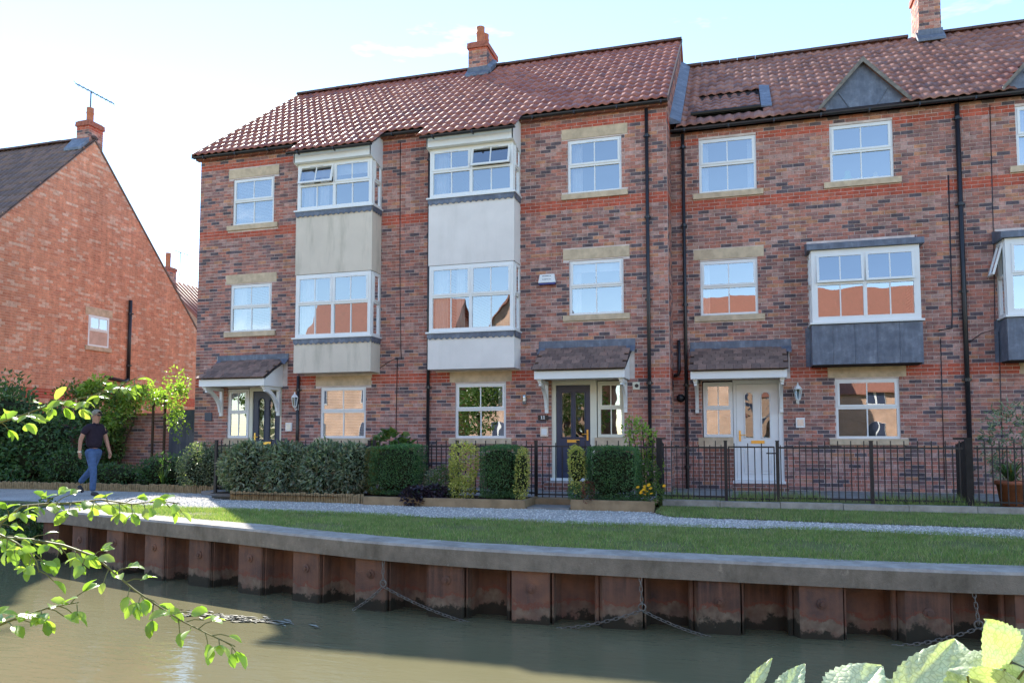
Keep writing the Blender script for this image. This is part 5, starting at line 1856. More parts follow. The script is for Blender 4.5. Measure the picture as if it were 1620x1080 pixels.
def hedge_box(name, label, x0, x1, y0, y1, z0, z1, mat, n, L_, W, seed, core=True, group=None, parts=(), lump=.06):
    r = random.Random(seed)
    c = Vector(((x0 + x1) / 2, (y0 + y1) / 2, (z0 + z1) / 2))
    rad = ((x1 - x0) / 2, (y1 - y0) / 2, (z1 - z0) / 2)
    t = thing(name, label, 'hedge', (c.x, c.y, z0), group)
    mb = MB()
    cloud(mb, r, c, rad, n, L_, W, shell=.86, lump=lump, box=.86)
    cloud(mb, r, c, rad, n // 3, L_ * 1.1, W, shell=.5, lump=lump, box=.8)
    tag(mb.build('foliage', MAT[mat], t), kind='stuff')
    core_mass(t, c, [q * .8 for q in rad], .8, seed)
    for k in range(5):
        x = c.x + r.uniform(-.5, .5) * rad[0]
        m = MB(); m.tube([(x, c.y, z0 - .05), (x + r.uniform(-.05, .05), c.y + r.uniform(-.05, .05), c.z), (x + r.uniform(-.2, .2), c.y, z1 - .15)], [.014, .01, .004], 5); m.build('stem', MAT['wood_stem'], t)
    for (px0, px1, py0, pz0, pz1, pm_, pn, pl, pw_) in parts:
        mb = MB()
        cloud(mb, r, ((px0 + px1) / 2, py0, (pz0 + pz1) / 2), ((px1 - px0) / 2, .24, (pz1 - pz0) / 2), pn, pl, pw_, shell=.8, lump=.1, box=.75)
        tag(mb.build('foliage', MAT[pm_], t), kind='stuff')
    return t

lw = [((-9.0, 12.7, .62), (.62, .34, .5), 3000, .12, .05), ((-8.2, 12.68, .6), (.6, .36, .52), 3000, .12, .05), ((-7.45, 12.7, .62), (.6, .35, .5), 3000, .12, .05), ((-6.8, 12.7, .6), (.5, .34, .5), 2400, .12, .05)]
shrub('laurel_hedge', 'loose grey-green leafy hedge above the log roll edging', 'hedge', lw, 'leaf_laurel',
      [([(-9.2 + i * .3, 12.75, .1), (-9.2 + i * .3 + .1 * math.sin(i), 12.7, .5), (-9.2 + i * .3 - .1 * math.cos(i * 2), 12.68, .85)], .012) for i in range(9)], seed=3)
GRP = 'clipped box hedges'
hedge_box('box_hedge', 'clipped box hedge with a bronze left side beside the laurel hedge', -6.33, -5.42, 12.35, 12.98, .2, 1.07, 'leaf_box', 7500, .034, .022, 5, group=GRP,
          parts=[(-6.42, -6.1, 12.62, .2, 1.05, 'leaf_bronze', 1500, .034, .022)])
hedge_box('box_hedge', 'clipped box hedge just left of the narrow iron gate', -4.24, -3.6, 12.3, 12.95, .2, 1.06, 'leaf_box', 6500, .034, .022, 6, group=GRP)
hedge_box('box_hedge', 'largest clipped box hedge to the right of the narrow gate', -2.42, -1.58, 12.3, 12.98, .2, 1.07, 'leaf_box', 7500, .034, .022, 7, group=GRP,
          parts=[(-2.44, -2.27, 12.3, .16, .5, 'leaf_red', 420, .03, .02)])
shrub('variegated_shrub', 'tall yellow variegated shrub left of the middle box hedge', 'shrub', [((-4.58, 12.5, .72), (.25, .22, .36), 1500, .048, .032, {'box': .4, 'core': False}), ((-4.55, 12.45, .3), (.22, .2, .2), 600, .042, .026), ((-4.95, 12.6, .4), (.3, .25, .28), 900, .045, .028, {'mat': 'leaf_mid'})], 'leaf_yellow', seed=8)
shrub('variegated_shrub', 'slim yellow variegated shrub against the left gate post', 'shrub', [((-3.5, 12.42, .62), (.13, .16, .42), 1000, .04, .026, {'box': .4})], 'leaf_yellow', seed=9)
shrub('variegated_shrub', 'yellow variegated shrub to the right of the narrow gate', 'shrub', [((-2.57, 12.45, .74), (.16, .2, .36), 1300, .042, .026, {'box': .5}), ((-2.56, 12.4, .3), (.16, .18, .17), 600, .04, .026, {'mat': 'leaf_box'})], 'leaf_yellow', seed=10)
shrub('heuchera', 'low purple-leaved heuchera spilling over the timber edging', 'plant', [((-5.32, 12.16, .2), (.24, .2, .17), 320, .08, .075, {'up': 1.2}), ((-5.0, 12.25, .24), (.2, .18, .16), 240, .08, .075, {'up': 1.2})], 'leaf_purple', seed=11)
shrub('garden_shrub', 'small grey-green shrub beside the heuchera under the white bay', 'shrub', [((-5.12, 12.7, .42), (.26, .22, .28), 700, .05, .028)], 'leaf_laurel', seed=12)
shrub('climbing_shrub', 'tall airy yellow-green shrub at the drainpipe right of the navy door', 'shrub', [((-1.62, 13.4, 1.12), (.26, .2, .36), 330, .07, .045), ((-1.5, 13.4, .75), (.22, .2, .3), 240, .06, .04), ((-1.75, 13.4, 1.35), (.2, .15, .2), 130, .07, .045)], 'leaf_bright',
      [([(-1.6, 13.4, .1), (-1.58, 13.4, .8), (-1.62, 13.4, 1.4)], .01), ([(-1.55, 13.4, .3), (-1.45, 13.4, .9), (-1.42, 13.4, 1.2)], .007), ([(-1.6, 13.4, .6), (-1.75, 13.4, 1.1), (-1.82, 13.4, 1.5)], .006)], seed=13)
shrub('low_shrub', 'small leafy shrub between the big box hedge and the dark panel post', 'shrub', [((-1.45, 12.75, .5), (.2, .2, .35), 800, .05, .03)], 'leaf_mid', seed=14)
fl = shrub('rudbeckia', 'clump of yellow daisy flowers at the end of the timber bed', 'flowers', [((-1.35, 12.35, .3), (.2, .16, .14), 260, .07, .02)], 'leaf_mid', seed=15)
r4 = random.Random(4)
pt = MB()
for k in range(10):
    a = 2 * math.pi * k / 10
    leaf(pt, Vector((0, 0, 0)), Vector((math.cos(a), math.sin(a), .15)), UZ, .035, .014)
pt.lathe((0, 0, 0), [(.011, 0), (.009, .008), (0, .01)], 6)
ptm = pt.mesh('flower_head', MAT['flower'])
for k in range(13): put('flower_head', ptm, fl, (-1.38 + r4.uniform(-.22, .26), 12.22 + r4.uniform(-.1, .12), .38 + r4.uniform(-.08, .1)), (R(40) + r4.uniform(-.4, .4), r4.uniform(-.4, .4), 0))
shrub('fig_plant', 'broad-leaved green plant against the wall under the cream bay window', 'plant', [((-7.0, 14.6, 1.05), (.42, .3, .3), 110, .2, .17, {'up': 1.5}), ((-6.75, 14.6, .7), (.4, .3, .4), 110, .18, .15, {'up': 1.5})], 'leaf_mid', seed=16)
# left side
shrub('variegated_bush', 'rounded pale-edged bush in the sun at the left end of the railings', 'shrub', [((-10.9, 13.85, .55), (.62, .45, .55), 3200, .06, .032), ((-10.5, 13.75, .6), (.45, .4, .45), 1800, .06, .032)], 'leaf_pale', seed=17, group=None)
shrub('evergreen_shrub', 'large dark evergreen shrub filling the left edge', 'shrub', [((-17.6, 14.6, 1.15), (1.6, .8, 1.25), 4200, .15, .07, {'lump': .5}), ((-16.0, 14.5, .95), (1.0, .7, 1.05), 3000, .15, .07, {'lump': .5}), ((-16.9, 14.3, 1.6), (.9, .6, .75), 1500, .15, .07, {'lump': .6})], 'leaf_dark',
      [([(-17.3, 14.6, 0), (-17.2, 14.6, .8), (-17.0, 14.5, 1.8)], .03), ([(-16.1, 14.5, 0), (-16.0, 14.5, 1.4)], .025)], seed=18)
shrub('climber', 'bright yellow-green climber over the garden wall by the gate', 'climber', [((-14.5, 15.45, 2.1), (.6, .4, .32), 520, .13, .075, {'mat': 'leaf_bright', 'lump': .9, 'shell': .05, 'core': False}), ((-14.0, 15.4, 2.35), (.45, .35, .22), 330, .12, .07, {'mat': 'leaf_bright', 'lump': .9, 'shell': .05, 'core': False}), ((-13.35, 15.4, 2.15), (.5, .3, .2), 330, .11, .065, {'mat': 'leaf_bright', 'lump': .8, 'shell': .05, 'core': False}), ((-12.9, 15.4, 2.4), (.26, .25, .32), 220, .10, .06, {'mat': 'leaf_bright', 'lump': .8, 'shell': .05, 'core': False}), ((-12.95, 15.35, 1.75), (.26, .25, .4), 240, .10, .06, {'mat': 'leaf_bright', 'lump': .8, 'shell': .05, 'core': False}), ((-15.1, 15.4, 1.75), (.6, .4, .7), 1500, .12, .065, {'lump': .6, 'core': False}), ((-14.9, 15.3, 1.0), (.45, .4, .6), 900, .11, .06, {'lump': .6, 'core': False}), ((-15.9, 15.4, 2.2), (.5, .35, .35), 500, .12, .065, {'lump': .7, 'core': False, 'shell': .1}), ((-15.3, 15.2, 2.45), (.5, .3, .3), 420, .13, .075, {'mat': 'leaf_bright', 'lump': .9, 'shell': .05, 'core': False}), ((-14.7, 15.1, 1.7), (.4, .3, .5), 420, .12, .07, {'mat': 'leaf_bright', 'lump': .9, 'shell': .05, 'core': False})], 'leaf_mid',
      [([(-14.75, 15.5, 0), (-14.65, 15.5, .9), (-14.3, 15.5, 1.6), (-14.2, 15.45, 2.1)], [.035, .03, .02, .01]), ([(-14.6, 15.5, .8), (-14.9, 15.45, 1.5), (-15.2, 15.4, 1.9)], [.02, .015, .008])], seed=19)
shrub('garden_plants', 'mixed dark low plants at the foot of the garden wall', 'plants', [((-13.9, 14.4, .3), (1.1, .5, .3), 1500, .09, .035, {'mat': 'leaf_dark'}), ((-15.0, 14.2, .5), (.6, .5, .5), 1500, .09, .045), ((-12.6, 14.6, .4), (.8, .5, .42), 1300, .08, .04)], 'leaf_dark', seed=20)
def strap_plant(name, label, c, n, L_, mat, seed, spread=.5, W=.035):
    r = random.Random(seed)
    t = thing(name, label, 'plant', c)
    for i in range(n):
        a = r.random() * 6.28
        l = L_ * r.uniform(.6, 1.1)
        d = Vector((math.cos(a), math.sin(a), 0)) * spread * r.uniform(.2, 1)
        mb = MB()
        sd = d.cross(UZ).normalized()
        pts = []
        for k in range(6):
            q = k / 5
            p = Vector(c) + d * l * q ** 1.4 + UZ * (l * (q - .45 * spread * q ** 2.4))
            w_ = W * (1 - q ** 2) * .5 + .001
            pts.append((p - sd * w_, p + sd * w_))
        for (a0, b0), (a1, b1) in zip(pts, pts[1:]): mb.quad(tuple(a0), tuple(b0), tuple(b1), tuple(a1))
        mb.build('leaf', MAT[mat], t)
    return t
strap_plant('iris', 'tuft of upright strap leaves beside the walking person', (-12.0, 13.9, .1), 22, .62, 'leaf_mid', 1, .4)
strap_plant('iris', 'small tuft of strap leaves between the dark shrub and the person', (-14.1, 13.85, .1), 16, .5, 'leaf_mid', 2, .5)
pot = thing('plant_pot', 'terracotta pot with a big spiky plant at the right edge', 'pot plant', (3.98, 13.55, .14))
m = MB(); m.lathe((3.98, 13.55, .14), [(0, 0), (.15, 0), (.2, .34), (.225, .34), (.225, .4), (.19, .4), (.18, .33), (0, .32)], 20); m.build('pot', MAT['terracotta'], pot, True)
for i in range(60):
    r = random.Random(i)
    a = r.random() * 6.28
    l = r.uniform(.5, .95)
    d = Vector((math.cos(a), math.sin(a), 0)) * r.uniform(.3, 1.0)
    sd = d.cross(UZ).normalized()
    mb = MB(); pts = []
    for k in range(6):
        q = k / 5
        p = Vector((3.98, 13.55, .5)) + d * l * .75 * q + UZ * (l * (q - .75 * q ** 2.2))
        pts.append((p - sd * .016 * (1 - q * .9), p + sd * .016 * (1 - q * .9)))
    for (a0, b0), (a1, b1) in zip(pts, pts[1:]): mb.quad(tuple(a0), tuple(b0), tuple(b1), tuple(a1))
    mb.build('leaf', MAT['leaf_dark' if i % 4 else 'leaf_bronze'], pot)
shrub('buddleia', 'thin grey-green bush behind the spiky pot plant', 'shrub', [((4.25, 14.4, 1.1), (.4, .35, .7), 700, .13, .03)], 'leaf_laurel', seed=24)

# ---------------------------------------------------------------- grass, gravel stones, weeds
def grass_patch(name, region, n, h, seed, label):
    r = random.Random(seed)
    mb = MB()
    for _ in range(n):
        x, y, z, k = region(r)
        if x is None: continue
        a = r.random() * 6.28
        hh = h * r.uniform(.5, 1.2) * k
        w_ = .0045
        dx, dy = math.cos(a) * w_, math.sin(a) * w_
        lx, ly = r.gauss(0, .35) * hh, r.gauss(0, .35) * hh
        mb.add([(x - dx, y - dy, z), (x + dx, y + dy, z), (x + lx, y + ly, z + hh)], [(0, 1, 2)])
    return tag(mb.build(name, MAT['grass'], None), label, 'grass', kind='stuff')
def reg_lawn(r):
    x = -10 + 15.5 * r.random() ** .95
    a, b = cap_front(x) + .345 + .05 * math.sin(x * 5.3) * math.sin(x * 2.1), PATH0(x) + .1
    t = r.random()
    y = a + (b - a) * (1 - t ** 1.0)
    bare = math.sin(x * 3.1 + y * 2) + math.sin(x * 1.3 - y * 4.1) + r.uniform(-1, 1)
    if bare > 1.05: return None, 0, 0, 0
    return x, y, gz(x, y), 1.0 if y > a + .12 else .7
grass_patch('lawn_grass', reg_lawn, 95000, .05, 1, 'short mown grass between the gravel path and the capping beam')
def reg_verge(r):
    x = -1.25 + 7.5 * r.random()
    y = PATH1(x) - .1 + (12.86 - PATH1(x) + .1) * r.random() ** .8
    return x, y, VZ(x, y), 1.25 - max(0, y - 12.2) * .9
grass_patch('verge_grass', reg_verge, 26000, .05, 2, 'longer grass strip between the kerb and the gravel path')
def reg_kerb(r):
    x = -1.2 + 5.0 * r.random()
    if math.sin(x * 2.7) + math.sin(x * 6.1 + 1) * .6 + r.uniform(-.6, .6) < -.1: return None, 0, 0, 0
    return x, 13.0 + 1.0 * r.random() ** 1.5, .15, r.uniform(.6, 1.8)
grass_patch('weed_grass', reg_kerb, 9000, .12, 3, 'weeds and grass along the kerb under the iron railings')
r8 = random.Random(8)
mb = MB()
for _ in range(14000):
    x = r8.uniform(-11.5, 5)
    y = PATH0(x) - .1 + (PATH1(x) - PATH0(x) + .12) * r8.random()
    s_ = r8.uniform(.006, .016)
    z = gz(x, y) + .012
    mb.add([(x - s_, y, z), (x, y - s_, z), (x + s_ * 1.1, y, z), (x, y + s_, z), (x + s_ * .2, y - s_ * .1, z + s_ * .8)], [(0, 1, 4), (1, 2, 4), (2, 3, 4), (3, 0, 4)])
MAT['pebble'] = NT('pebble')
MAT['pebble'] = MAT['pebble'].fin(MAT['pebble'].ramp(MAT['pebble'].rnd(), [(0, (.32, .3, .27)), (.6, (.55, .53, .49)), (1, (.75, .72, .68))]), .9, .2)
tag(mb.build('gravel_stones', MAT['pebble'], None), 'loose pale gravel stones on the path', 'gravel', kind='stuff')
# waterside greenery at the left corner
shrub('waterside_plants', 'dark green plants growing from the stone wall at the water', 'plants', [((-11.3, 9.7, -.2), (.6, .3, .3), 900, .09, .04), ((-13.2, 9.6, -.45), (1.1, .35, .3), 1300, .09, .04), ((-11.0, 9.6, -.5), (.7, .35, .22), 900, .08, .04), ((-10.6, 9.7, .0), (.2, .2, .25), 200, .08, .04)], 'leaf_dark', seed=25)
MAT['scum'] = plain('water_scum', (.28, .27, .22), .8, .3, .4, 12)
r6 = random.Random(6)
def drift(label, c, l, w_, ang, n):
    m = MB()
    ca, sa = math.cos(ang), math.sin(ang)
    for _ in range(n):
        u, v = r6.gauss(0, l / 2.5), r6.gauss(0, w_ / 2.5)
        x, y = c[0] + u * ca - v * sa, c[1] + u * sa + v * ca
        s_ = r6.uniform(.01, .05)
        a = ang + r6.gauss(0, .3)
        dx, dy = math.cos(a) * s_ * 2.2, math.sin(a) * s_ * 2.2
        m.add([(x - dx, y - dy, WATER_Z + .004), (x + dy * .3, y - dx * .3, WATER_Z + .012), (x + dx, y + dy, WATER_Z + .004), (x - dy * .3, y + dx * .3, WATER_Z + .006)], [(0, 1, 2, 3)])
    return tag(m.build('floating_debris', MAT['scum'], None), label, 'debris', kind='stuff')
drift('thin raft of pale floating debris near the hanging branch tip', (-5.2, 7.0), 1.1, .18, -.1, 160)
drift('streak of scum on the water by the stone corner', (-11.5, 9.3), 2.4, .2, -.05, 200)
# ---------------------------------------------------------------- foreground bramble branches (left) and big leaves (right)
lf = MB()
r2 = random.Random(2)
def leaflet_mesh(L_, W, name='leaf', mat='leaf_bright'):
    m = MB()
    n = 6
    rows = []
    for i in range(n + 1):
        t = i / n
        w_ = W * .5 * math.sin(math.pi * min(1, t * .93 + .05)) ** .75 * (1 if t < .98 else .1)
        z = .22 * L_ * t * (1 - t) - .10 * L_ * t * t
        jag = 1 + (.10 if i % 2 else -.02)
        rows.append(((-w_ * jag, t * L_, z + w_ * .35), (0, t * L_, z), (w_ * jag, t * L_, z + w_ * .35)))
    m.grid(rows)
    return m.mesh(name, MAT[mat], True)
LM = [leaflet_mesh(.037, .02), leaflet_mesh(.03, .018), leaflet_mesh(.043, .022)]
def bramble(label, pts, nleaf, seed, leafscale=1.0):
    """a stem through pts, rooted on the near bank at the left"""
    r = random.Random(seed)
    n = len(pts)
    P = [Vector(p) for p in pts]
    t = thing('bramble_branch', label, 'branch', P[0], 'bramble branches reaching in from the left')
    m = MB()
    m.tube(P, [.0045 - .0032 * i / (n - 1) for i in range(n)], 6)
    m.build('stem', MAT['stem'], t, True)
    seg = [(b - a).length for a, b in zip(P, P[1:])]
    tot = sum(seg)
    lo = sum(seg[:3])
    n0 = nleaf // 5
    for i in range(nleaf + n0):
        d = lo * (i + .6) / n0 if i < n0 else lo + (tot - lo) * (i - n0 + .6) / nleaf
        for (a, b), l in zip(zip(P, P[1:]), seg):
            if d <= l: break
            d -= l
        p = a + (b - a) * min(1, d / l)
        tg = (b - a).normalized()
        side = tg.cross(UZ).normalized() * (1 if i % 2 else -1)
        st = (tg * .5 + side * r.uniform(.3, .9) + UZ * r.uniform(-.9, .5)).normalized()
        pl = .03 * r.uniform(.6, 1.5)
        q = p + st * pl
        m = MB(); m.tube([p, p + st * pl * .5 + UZ * .004, q], [.0014, .0012, .001], 4); m.build('petiole', MAT['stem'], t)
        k = r.choice((1, 3, 3))
        for j in range(k):
            an = 0 if j == 0 else (1 if j == 1 else -1) * r.uniform(.8, 1.2)
            dr = (Matrix.Rotation(an, 3, 'Z') @ st)
            dr = (dr + Vector((r.uniform(-.3, .3), r.uniform(-.3, .3), r.uniform(-.5, .2)))).normalized()
            nrm = (UZ * 1.0 + rvec(r) * .75 - FWD * .25).normalized()
            xa = dr.cross(nrm).normalized()
            za = xa.cross(dr)
            mt = Matrix((xa, dr, za)).transposed()
            s_ = leafscale * r.uniform(.7, 1.25)
            o = put('leaf', r.choice(LM), t, q)
            o.rotation_euler = mt.to_euler()
            o.scale = (s_, s_, s_)
    return t
bramble('topmost bramble branch crossing in front of the dark shrub', [(-2.750, 1.250, -0.500), (-2.634, 1.437, 0.327), (-2.413, 1.619, 0.918), (-2.234, 1.742, 1.204), (-2.111, 1.761, 1.245), (-2.025, 1.769, 1.269), (-1.941, 1.778, 1.296), (-1.858, 1.786, 1.311), (-1.775, 1.795, 1.328), (-1.702, 1.800, 1.353), (-1.656, 1.797, 1.370)], 30, 1)
bramble('bramble branch lying across the stone corner and capping beam', [(-2.750, 1.250, -0.500), (-2.599, 1.415, 0.211), (-2.344, 1.577, 0.687), (-2.142, 1.685, 0.896), (-2.014, 1.693, 0.957), (-1.930, 1.688, 1.009), (-1.849, 1.686, 1.017), (-1.761, 1.685, 1.022), (-1.658, 1.689, 1.033), (-1.557, 1.693, 1.023), (-1.466, 1.693, 1.034), (-1.401, 1.687, 1.028)], 40, 2, .95)
bramble('longest bramble branch arching down over the water', [(-2.750, 1.250, -0.500), (-2.525, 1.357, 0.227), (-2.198, 1.461, 0.720), (-1.947, 1.531, 0.940), (-1.829, 1.540, 0.944), (-1.729, 1.543, 0.942), (-1.631, 1.547, 0.931), (-1.536, 1.551, 0.907), (-1.472, 1.546, 0.872), (-1.406, 1.542, 0.835), (-1.340, 1.537, 0.806), (-1.266, 1.535, 0.774), (-1.186, 1.535, 0.747), (-1.112, 1.532, 0.726)], 44, 3)
bramble('lowest short bramble branch over the water at the left edge', [(-2.750, 1.250, -0.500), (-2.415, 1.275, 0.163), (-1.982, 1.298, 0.592), (-1.659, 1.314, 0.770), (-1.578, 1.337, 0.787), (-1.524, 1.352, 0.809), (-1.470, 1.367, 0.826), (-1.410, 1.384, 0.837)], 20, 4, .9)
bramble('drooping bramble sprig in front of the stone corner', [(-2.750, 1.250, -0.500), (-2.476, 1.331, 0.235), (-2.102, 1.410, 0.736), (-1.820, 1.463, 0.961), (-1.750, 1.473, 0.962), (-1.704, 1.477, 0.944), (-1.666, 1.480, 0.924), (-1.639, 1.479, 0.901), (-1.625, 1.474, 0.876)], 16, 5, .95)

def big_leaf(parent, base, tip, W, tilt, seed, mat='leaf_big'):
    r = random.Random(seed)
    d = (tip - base)
    L_ = d.length
    d.normalize()
    nrm = tilt.normalized()
    s = d.cross(nrm).normalized()
    n = s.cross(d)
    m = MB()
    K, J = 34, 8
    grid = []
    for i in range(K + 1):
        t = i / K
        w_ = W * .55 * (math.sin(math.pi * min(1, t ** .72 * .97 + .02)) ** .85) * (1 - .18 * t)
        w_ *= 1 + .10 * ((i % 3) / 2 - .5)
        row = []
        for j in range(-J, J + 1):
            u = j / J
            vein = .016 * L_ * abs(math.sin((t * 6 - abs(u) * 1.6) * math.pi)) * (1 - t * .6) * min(1, abs(u) * 3) + .02 * W * math.sin(9 * t + 4 * u + seed)
            z = .10 * W * abs(u) + .12 * L_ * t * (1 - t) + vein - .05 * W * u * u
            row.append(tuple(base + d * (L_ * t) + s * (w_ * u) + n * z))
        grid.append(row)
    m.grid(grid)
    return m.build('leaf', MAT[mat], parent, True)
bl = thing('raspberry_plant', 'big serrated sunlit leaves in the bottom right foreground', 'plant', (0.373, 1.456, 0.627))
SUNV = to_sun
specs = [((0.389, 1.393, 0.845), (0.359, 1.375, 0.919), 0.085, 1),
         ((0.339, 1.401, 0.829), (0.344, 1.499, 0.854), 0.045, 2),
         ((0.391, 1.394, 0.845), (0.288, 1.373, 0.837), 0.05, 3),
         ((0.219, 1.294, 0.805), (0.306, 1.322, 0.896), 0.052, 4),
         ((0.128, 1.267, 0.800), (0.207, 1.345, 0.841), 0.075, 5),
         ((0.040, 1.188, 0.813), (0.088, 1.278, 0.854), 0.034, 6),
         ((-0.003, 1.196, 0.815), (0.040, 1.224, 0.874), 0.022, 7),
         ((0.417, 1.454, 0.838), (0.470, 1.475, 0.882), 0.07, 8),
         ((0.374, 1.336, 0.854), (0.357, 1.372, 0.793), 0.07, 9),
         ((0.286, 1.364, 0.823), (0.376, 1.444, 0.787), 0.06, 10),
         ((0.401, 1.344, 0.852), (0.403, 1.385, 0.784), 0.06, 11),
         ((0.234, 1.331, 0.785), (0.185, 1.352, 0.824), 0.06, 12)]
rt = Vector((0.374, 1.506, 0.658))
for (b, t, W, sd) in specs:
    rr = random.Random(sd)
    B, T = Vector(b), Vector(t)
    big_leaf(bl, B, T, W * 1.1, UZ * .9 - FWD * .55 + rvec(rr) * .25, sd)
    m = MB(); m.tube([B, (B + rt) / 2 + UZ * .02, rt], [.0018, .0025, .004], 5); m.build('petiole', MAT['stem'], bl, True)
m = MB(); m.tube([rt, rt - UZ * .5, Vector((rt.x, rt.y + .1, -.6))], .006, 6); m.build('stem', MAT['stem'], bl, True)

# ---------------------------------------------------------------- trees and hedge across the water (mirrored in the panes)
def back_tree(label, x, y, h, rad, seed, mat='leaf_mid'):
    r = random.Random(seed)
    t = thing('tree', label, 'tree', (x, y, 0))
    m = MB(); m.tube([(x, y, -.4), (x + .1, y, h * .35), (x - .1, y + .1, h * .7)], [.16, .12, .05], 8); m.build('trunk', MAT['wood_stem'], t, True)
    m = MB()
    for k in range(7):
        a = r.random() * 6.28
        c = (x + math.cos(a) * rad * .5, y + math.sin(a) * rad * .4, h * r.uniform(.45, .9))
        cloud(m, r, c, (rad * .6, rad * .6, h * .2), 500, .2, .12)
    tag(m.build('crown', MAT[mat], t), kind='stuff')
back_tree('leafy tree across the water mirrored in the ground floor window of the white bay house', -12.9, -6, 4.4, 1.7, 4)
back_tree('leafy tree across the water mirrored in the navy door glass', -8.0, -6, 4.6, 1.9, 1)
back_tree('leafy tree across the water mirrored in the end house door', -26, -6.5, 4.8, 2.1, 2)
back_tree('tree across the water beside the set-back house', 15, -9, 5.6, 1.6, 3, 'leaf_dark')
# ---------------------------------------------------------------- the walking person
MAT['skin'] = plain('skin', (.42, .22, .15), .55, .4, .06, 12)
MAT['hair'] = plain('grey_hair', (.25, .225, .18), .9, .3, .25, 40, .4, 120)
MAT['polo'] = plain('dark_polo', (.028, .02, .032), .9, .2, .15, 20)
MAT['jeans'] = plain('blue_jeans', (.075, .13, .26), .9, .2, .22, 14)
MAT['shoe'] = plain('dark_shoe', (.03, .03, .035), .6, .4)
def skin_mesh(name, verts, edges, radii, mat, parent, sub=2, root=0):
    me = bpy.data.meshes.new(name)
    me.from_pydata([tuple(v) for v in verts], edges, [])
    o = put(name, me, parent, local=True)
    sk = o.modifiers.new('skin', 'SKIN')
    sk.use_smooth_shade = True
    sv = me.skin_vertices[0].data if me.skin_vertices else None
    if sv is None:
        bpy.context.view_layer.objects.active = o
    for i, r_ in enumerate(radii):
        me.skin_vertices[0].data[i].radius = r_ if isinstance(r_, tuple) else (r_, r_)
        me.skin_vertices[0].data[i].use_root = (i == root)
    ss = o.modifiers.new('sub', 'SUBSURF'); ss.levels = sub; ss.render_levels = sub
    me.materials.append(MAT[mat])
    return o
per = thing('person', 'person in dark polo shirt, blue jeans and sunglasses walking along the path at the left', 'person', (-12.35, 12.35, .05))
# local frame: x is the walking direction (to the right), y away from the viewer
per.rotation_euler = (0, 0, R(-4))
per.scale = (.97, .97, .97)
V3 = lambda *a: Vector(a)
hip, chest, neck = V3(0, 0, .93), V3(.01, 0, 1.3), V3(.02, 0, 1.47)
knR, anR, toR = V3(.11, -.08, .50), V3(.10, -.08, .09), V3(.27, -.09, .03)       # leading leg, straight under him
knL, anL, toL = V3(-.13, .09, .54), V3(-.46, .09, .22), V3(-.37, .09, .05)      # trailing leg, heel raised
# body: head, neck, arms with hands, and the trunk under the clothes, one surface
shR, shL = V3(.0, -.2, 1.40), V3(.01, .2, 1.40)
elR, elL = V3(-.08, -.25, 1.13), V3(.06, .25, 1.13)
wrR, wrL = V3(-.07, -.27, .90), V3(.13, .27, .90)
vs = [hip, V3(0, 0, 1.12), chest, neck, V3(.045, 0, 1.56), V3(.05, 0, 1.64), V3(.045, 0, 1.70),
      shR, elR, wrR, V3(-.06, -.275, .86), shL, elL, wrL, V3(.14, .275, .86)]
es = [(0, 1), (1, 2), (2, 3), (3, 4), (4, 5), (5, 6), (2, 7), (7, 8), (8, 9), (9, 10), (2, 11), (11, 12), (12, 13), (13, 14)]
rd = [(.08, .09), (.08, .09), (.075, .085), (.055, .06), (.08, .07), (.098, .08), (.075, .066), .055, .043, .03, (.034, .022), .055, .043, .03, (.034, .022)]
def hand(base, sgn, vs, es, rd):
    """four fingers and a thumb rooted in the palm vertex"""
    for k, (dx, ln) in enumerate(((.026, .07), (.009, .085), (-.009, .08), (-.026, .062))):
        i0 = len(vs)
        p = vs[base]
        vs.append(p + V3(dx, 0, -.035)); vs.append(p + V3(dx + .006, .004 * sgn, -.035 - ln * .5)); vs.append(p + V3(dx + .002, .02 * sgn, -.035 - ln * .9))
        es += [(base, i0), (i0, i0 + 1), (i0 + 1, i0 + 2)]
        rd += [.0105, .0095, .008]
    i0 = len(vs)
    p = vs[base]
    vs.append(p + V3(.036, .0, -.005)); vs.append(p + V3(.05, .012 * sgn, -.04))
    es += [(base, i0), (i0, i0 + 1)]
    rd += [.012, .0095]
hand(10, 1, vs, es, rd); hand(14, -1, vs, es, rd)
skin_mesh('body', vs, es, rd, 'skin', per, 2)
# shirt
vs = [V3(0, 0, .95), V3(.0, 0, 1.12), V3(.01, 0, 1.3), V3(.018, 0, 1.41), V3(.02, 0, 1.475), shR + V3(0, .03, .0), V3(-.045, -.232, 1.24), shL + V3(0, -.03, 0), V3(.035, .232, 1.24)]
es = [(0, 1), (1, 2), (2, 3), (3, 4), (3, 5), (5, 6), (3, 7), (7, 8)]
rd = [(.142, .175), (.145, .178), (.14, .19), (.11, .15), (.066, .07), (.085, .085), (.066, .066), (.085, .085), (.066, .066)]
skin_mesh('polo_shirt', vs, es, rd, 'polo', per, 2)
# jeans
vs = [V3(0, 0, .99), V3(0, 0, .90), V3(.02, -.085, .80), knR, anR + V3(0, 0, .0), V3(-.02, .085, .80), knL, anL + V3(0, 0, .03)]
es = [(0, 1), (1, 2), (2, 3), (3, 4), (1, 5), (5, 6), (6, 7)]
rd = [(.13, .165), (.14, .17), (.10, .095), (.072, .07), (.062, .06), (.10, .095), (.072, .07), (.06, .06)]
skin_mesh('jeans', vs, es, rd, 'jeans', per, 2)
for a, t, nm in ((anR, toR, 'shoe'), (anL, toL, 'shoe')):
    skin_mesh(nm, [a + V3(-.03, 0, -.035), a.lerp(t, .5) + V3(0, 0, -.01), t], [(0, 1), (1, 2)], [(.045, .042), (.045, .042), (.03, .04)], 'shoe', per, 2)
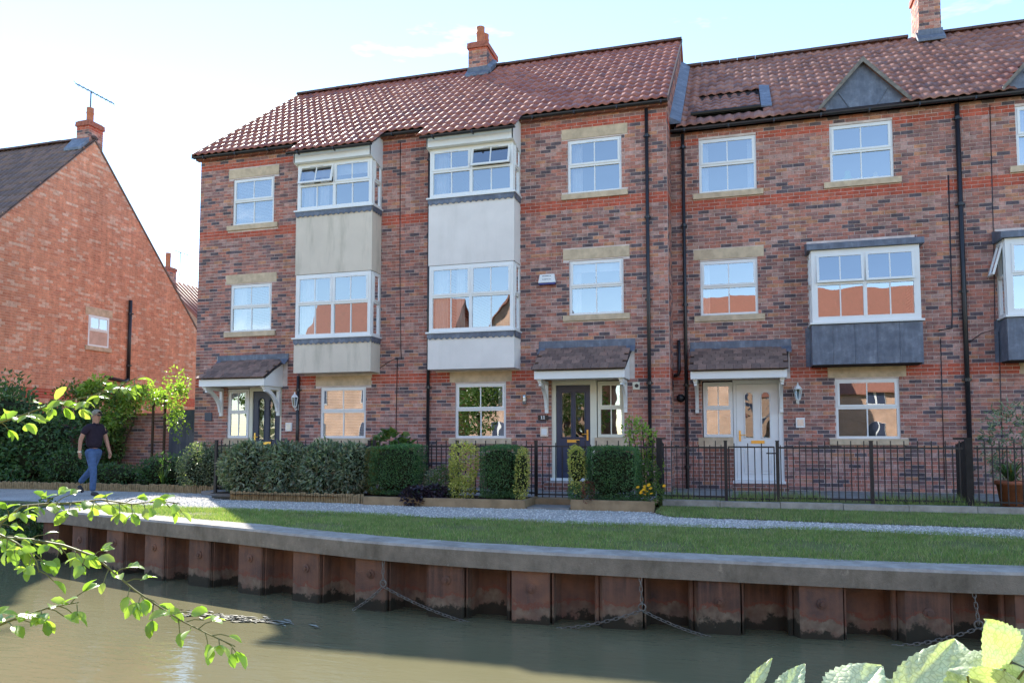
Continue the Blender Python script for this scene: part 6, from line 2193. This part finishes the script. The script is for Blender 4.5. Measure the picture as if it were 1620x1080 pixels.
# hair: cap over crown and back of the head
m = MB()
hc = V3(.042, 0, 1.645)
rows = []
r7 = random.Random(7)
for i in range(7):
    th = math.pi * .56 * i / 6
    row = []
    for k in range(14):
        a = 2 * math.pi * k / 14
        face = max(0, math.cos(a)) ** 2 * .55
        t_ = th * (1 - face * (i / 6)) * (1.5 if math.cos(a) < -.1 else 1.05)
        q = 1 + r7.uniform(-.03, .06)
        row.append(tuple(hc + V3(math.sin(t_) * math.cos(a) * .115 * q, math.sin(t_) * math.sin(a) * .096 * q, math.cos(t_) * .118 * q + .005)))
    rows.append(row)
for a, b in zip(rows, rows[1:]):
    for k in range(14): m.quad(a[k], b[k], b[(k + 1) % 14], a[(k + 1) % 14])
put('hair', m.mesh('hair', MAT['hair'], True), per, local=True)
m = MB()
for s_ in (-1, 1):
    m.box(.135, .15, s_ * .034 - .026, s_ * .034 + .026, 1.63, 1.662)
    m.box(.03, .145, s_ * .088 - .003, s_ * .088 + .003, 1.652, 1.662)
m.box(.142, .148, -.01, .01, 1.65, 1.656)
put('sunglasses', m.mesh('sunglasses', MAT['black']), per, local=True)
m = MB()
m.hexa([(.135, -.014, 1.6), (.165, -.012, 1.6), (.165, .012, 1.6), (.135, .014, 1.6), (.13, -.008, 1.645), (.14, -.006, 1.645), (.14, .006, 1.645), (.13, .008, 1.645)])
put('nose', m.mesh('nose', MAT['skin'], True), per, local=True)
m = MB()
m.box(.125, .14, -.022, .022, 1.572, 1.578)
put('mouth', m.mesh('mouth', plain('lips', (.3, .12, .1), .5)), per, local=True)
for s_ in (-1, 1):
    m = MB(); m.lathe((.035, s_ * .087, 1.632), [(0, -.03), (.016, -.02), (.02, .0), (.016, .022), (0, .03)], 8)
    put('ear', m.mesh('ear', MAT['skin'], True), per, local=True)
m = MB(); m.tube([wrR + V3(0, 0, .012), wrR + V3(0, 0, -.008)], .036, 12)
put('watch', m.mesh('watch', MAT['steel']), per, local=True)
m = MB(); m.tube([V3(.04, -.065, 1.475), V3(.1, -.03, 1.455), V3(.105, .03, 1.455), V3(.04, .065, 1.475)], .017, 6)
put('collar', m.mesh('collar', MAT['polo'], True), per, local=True)
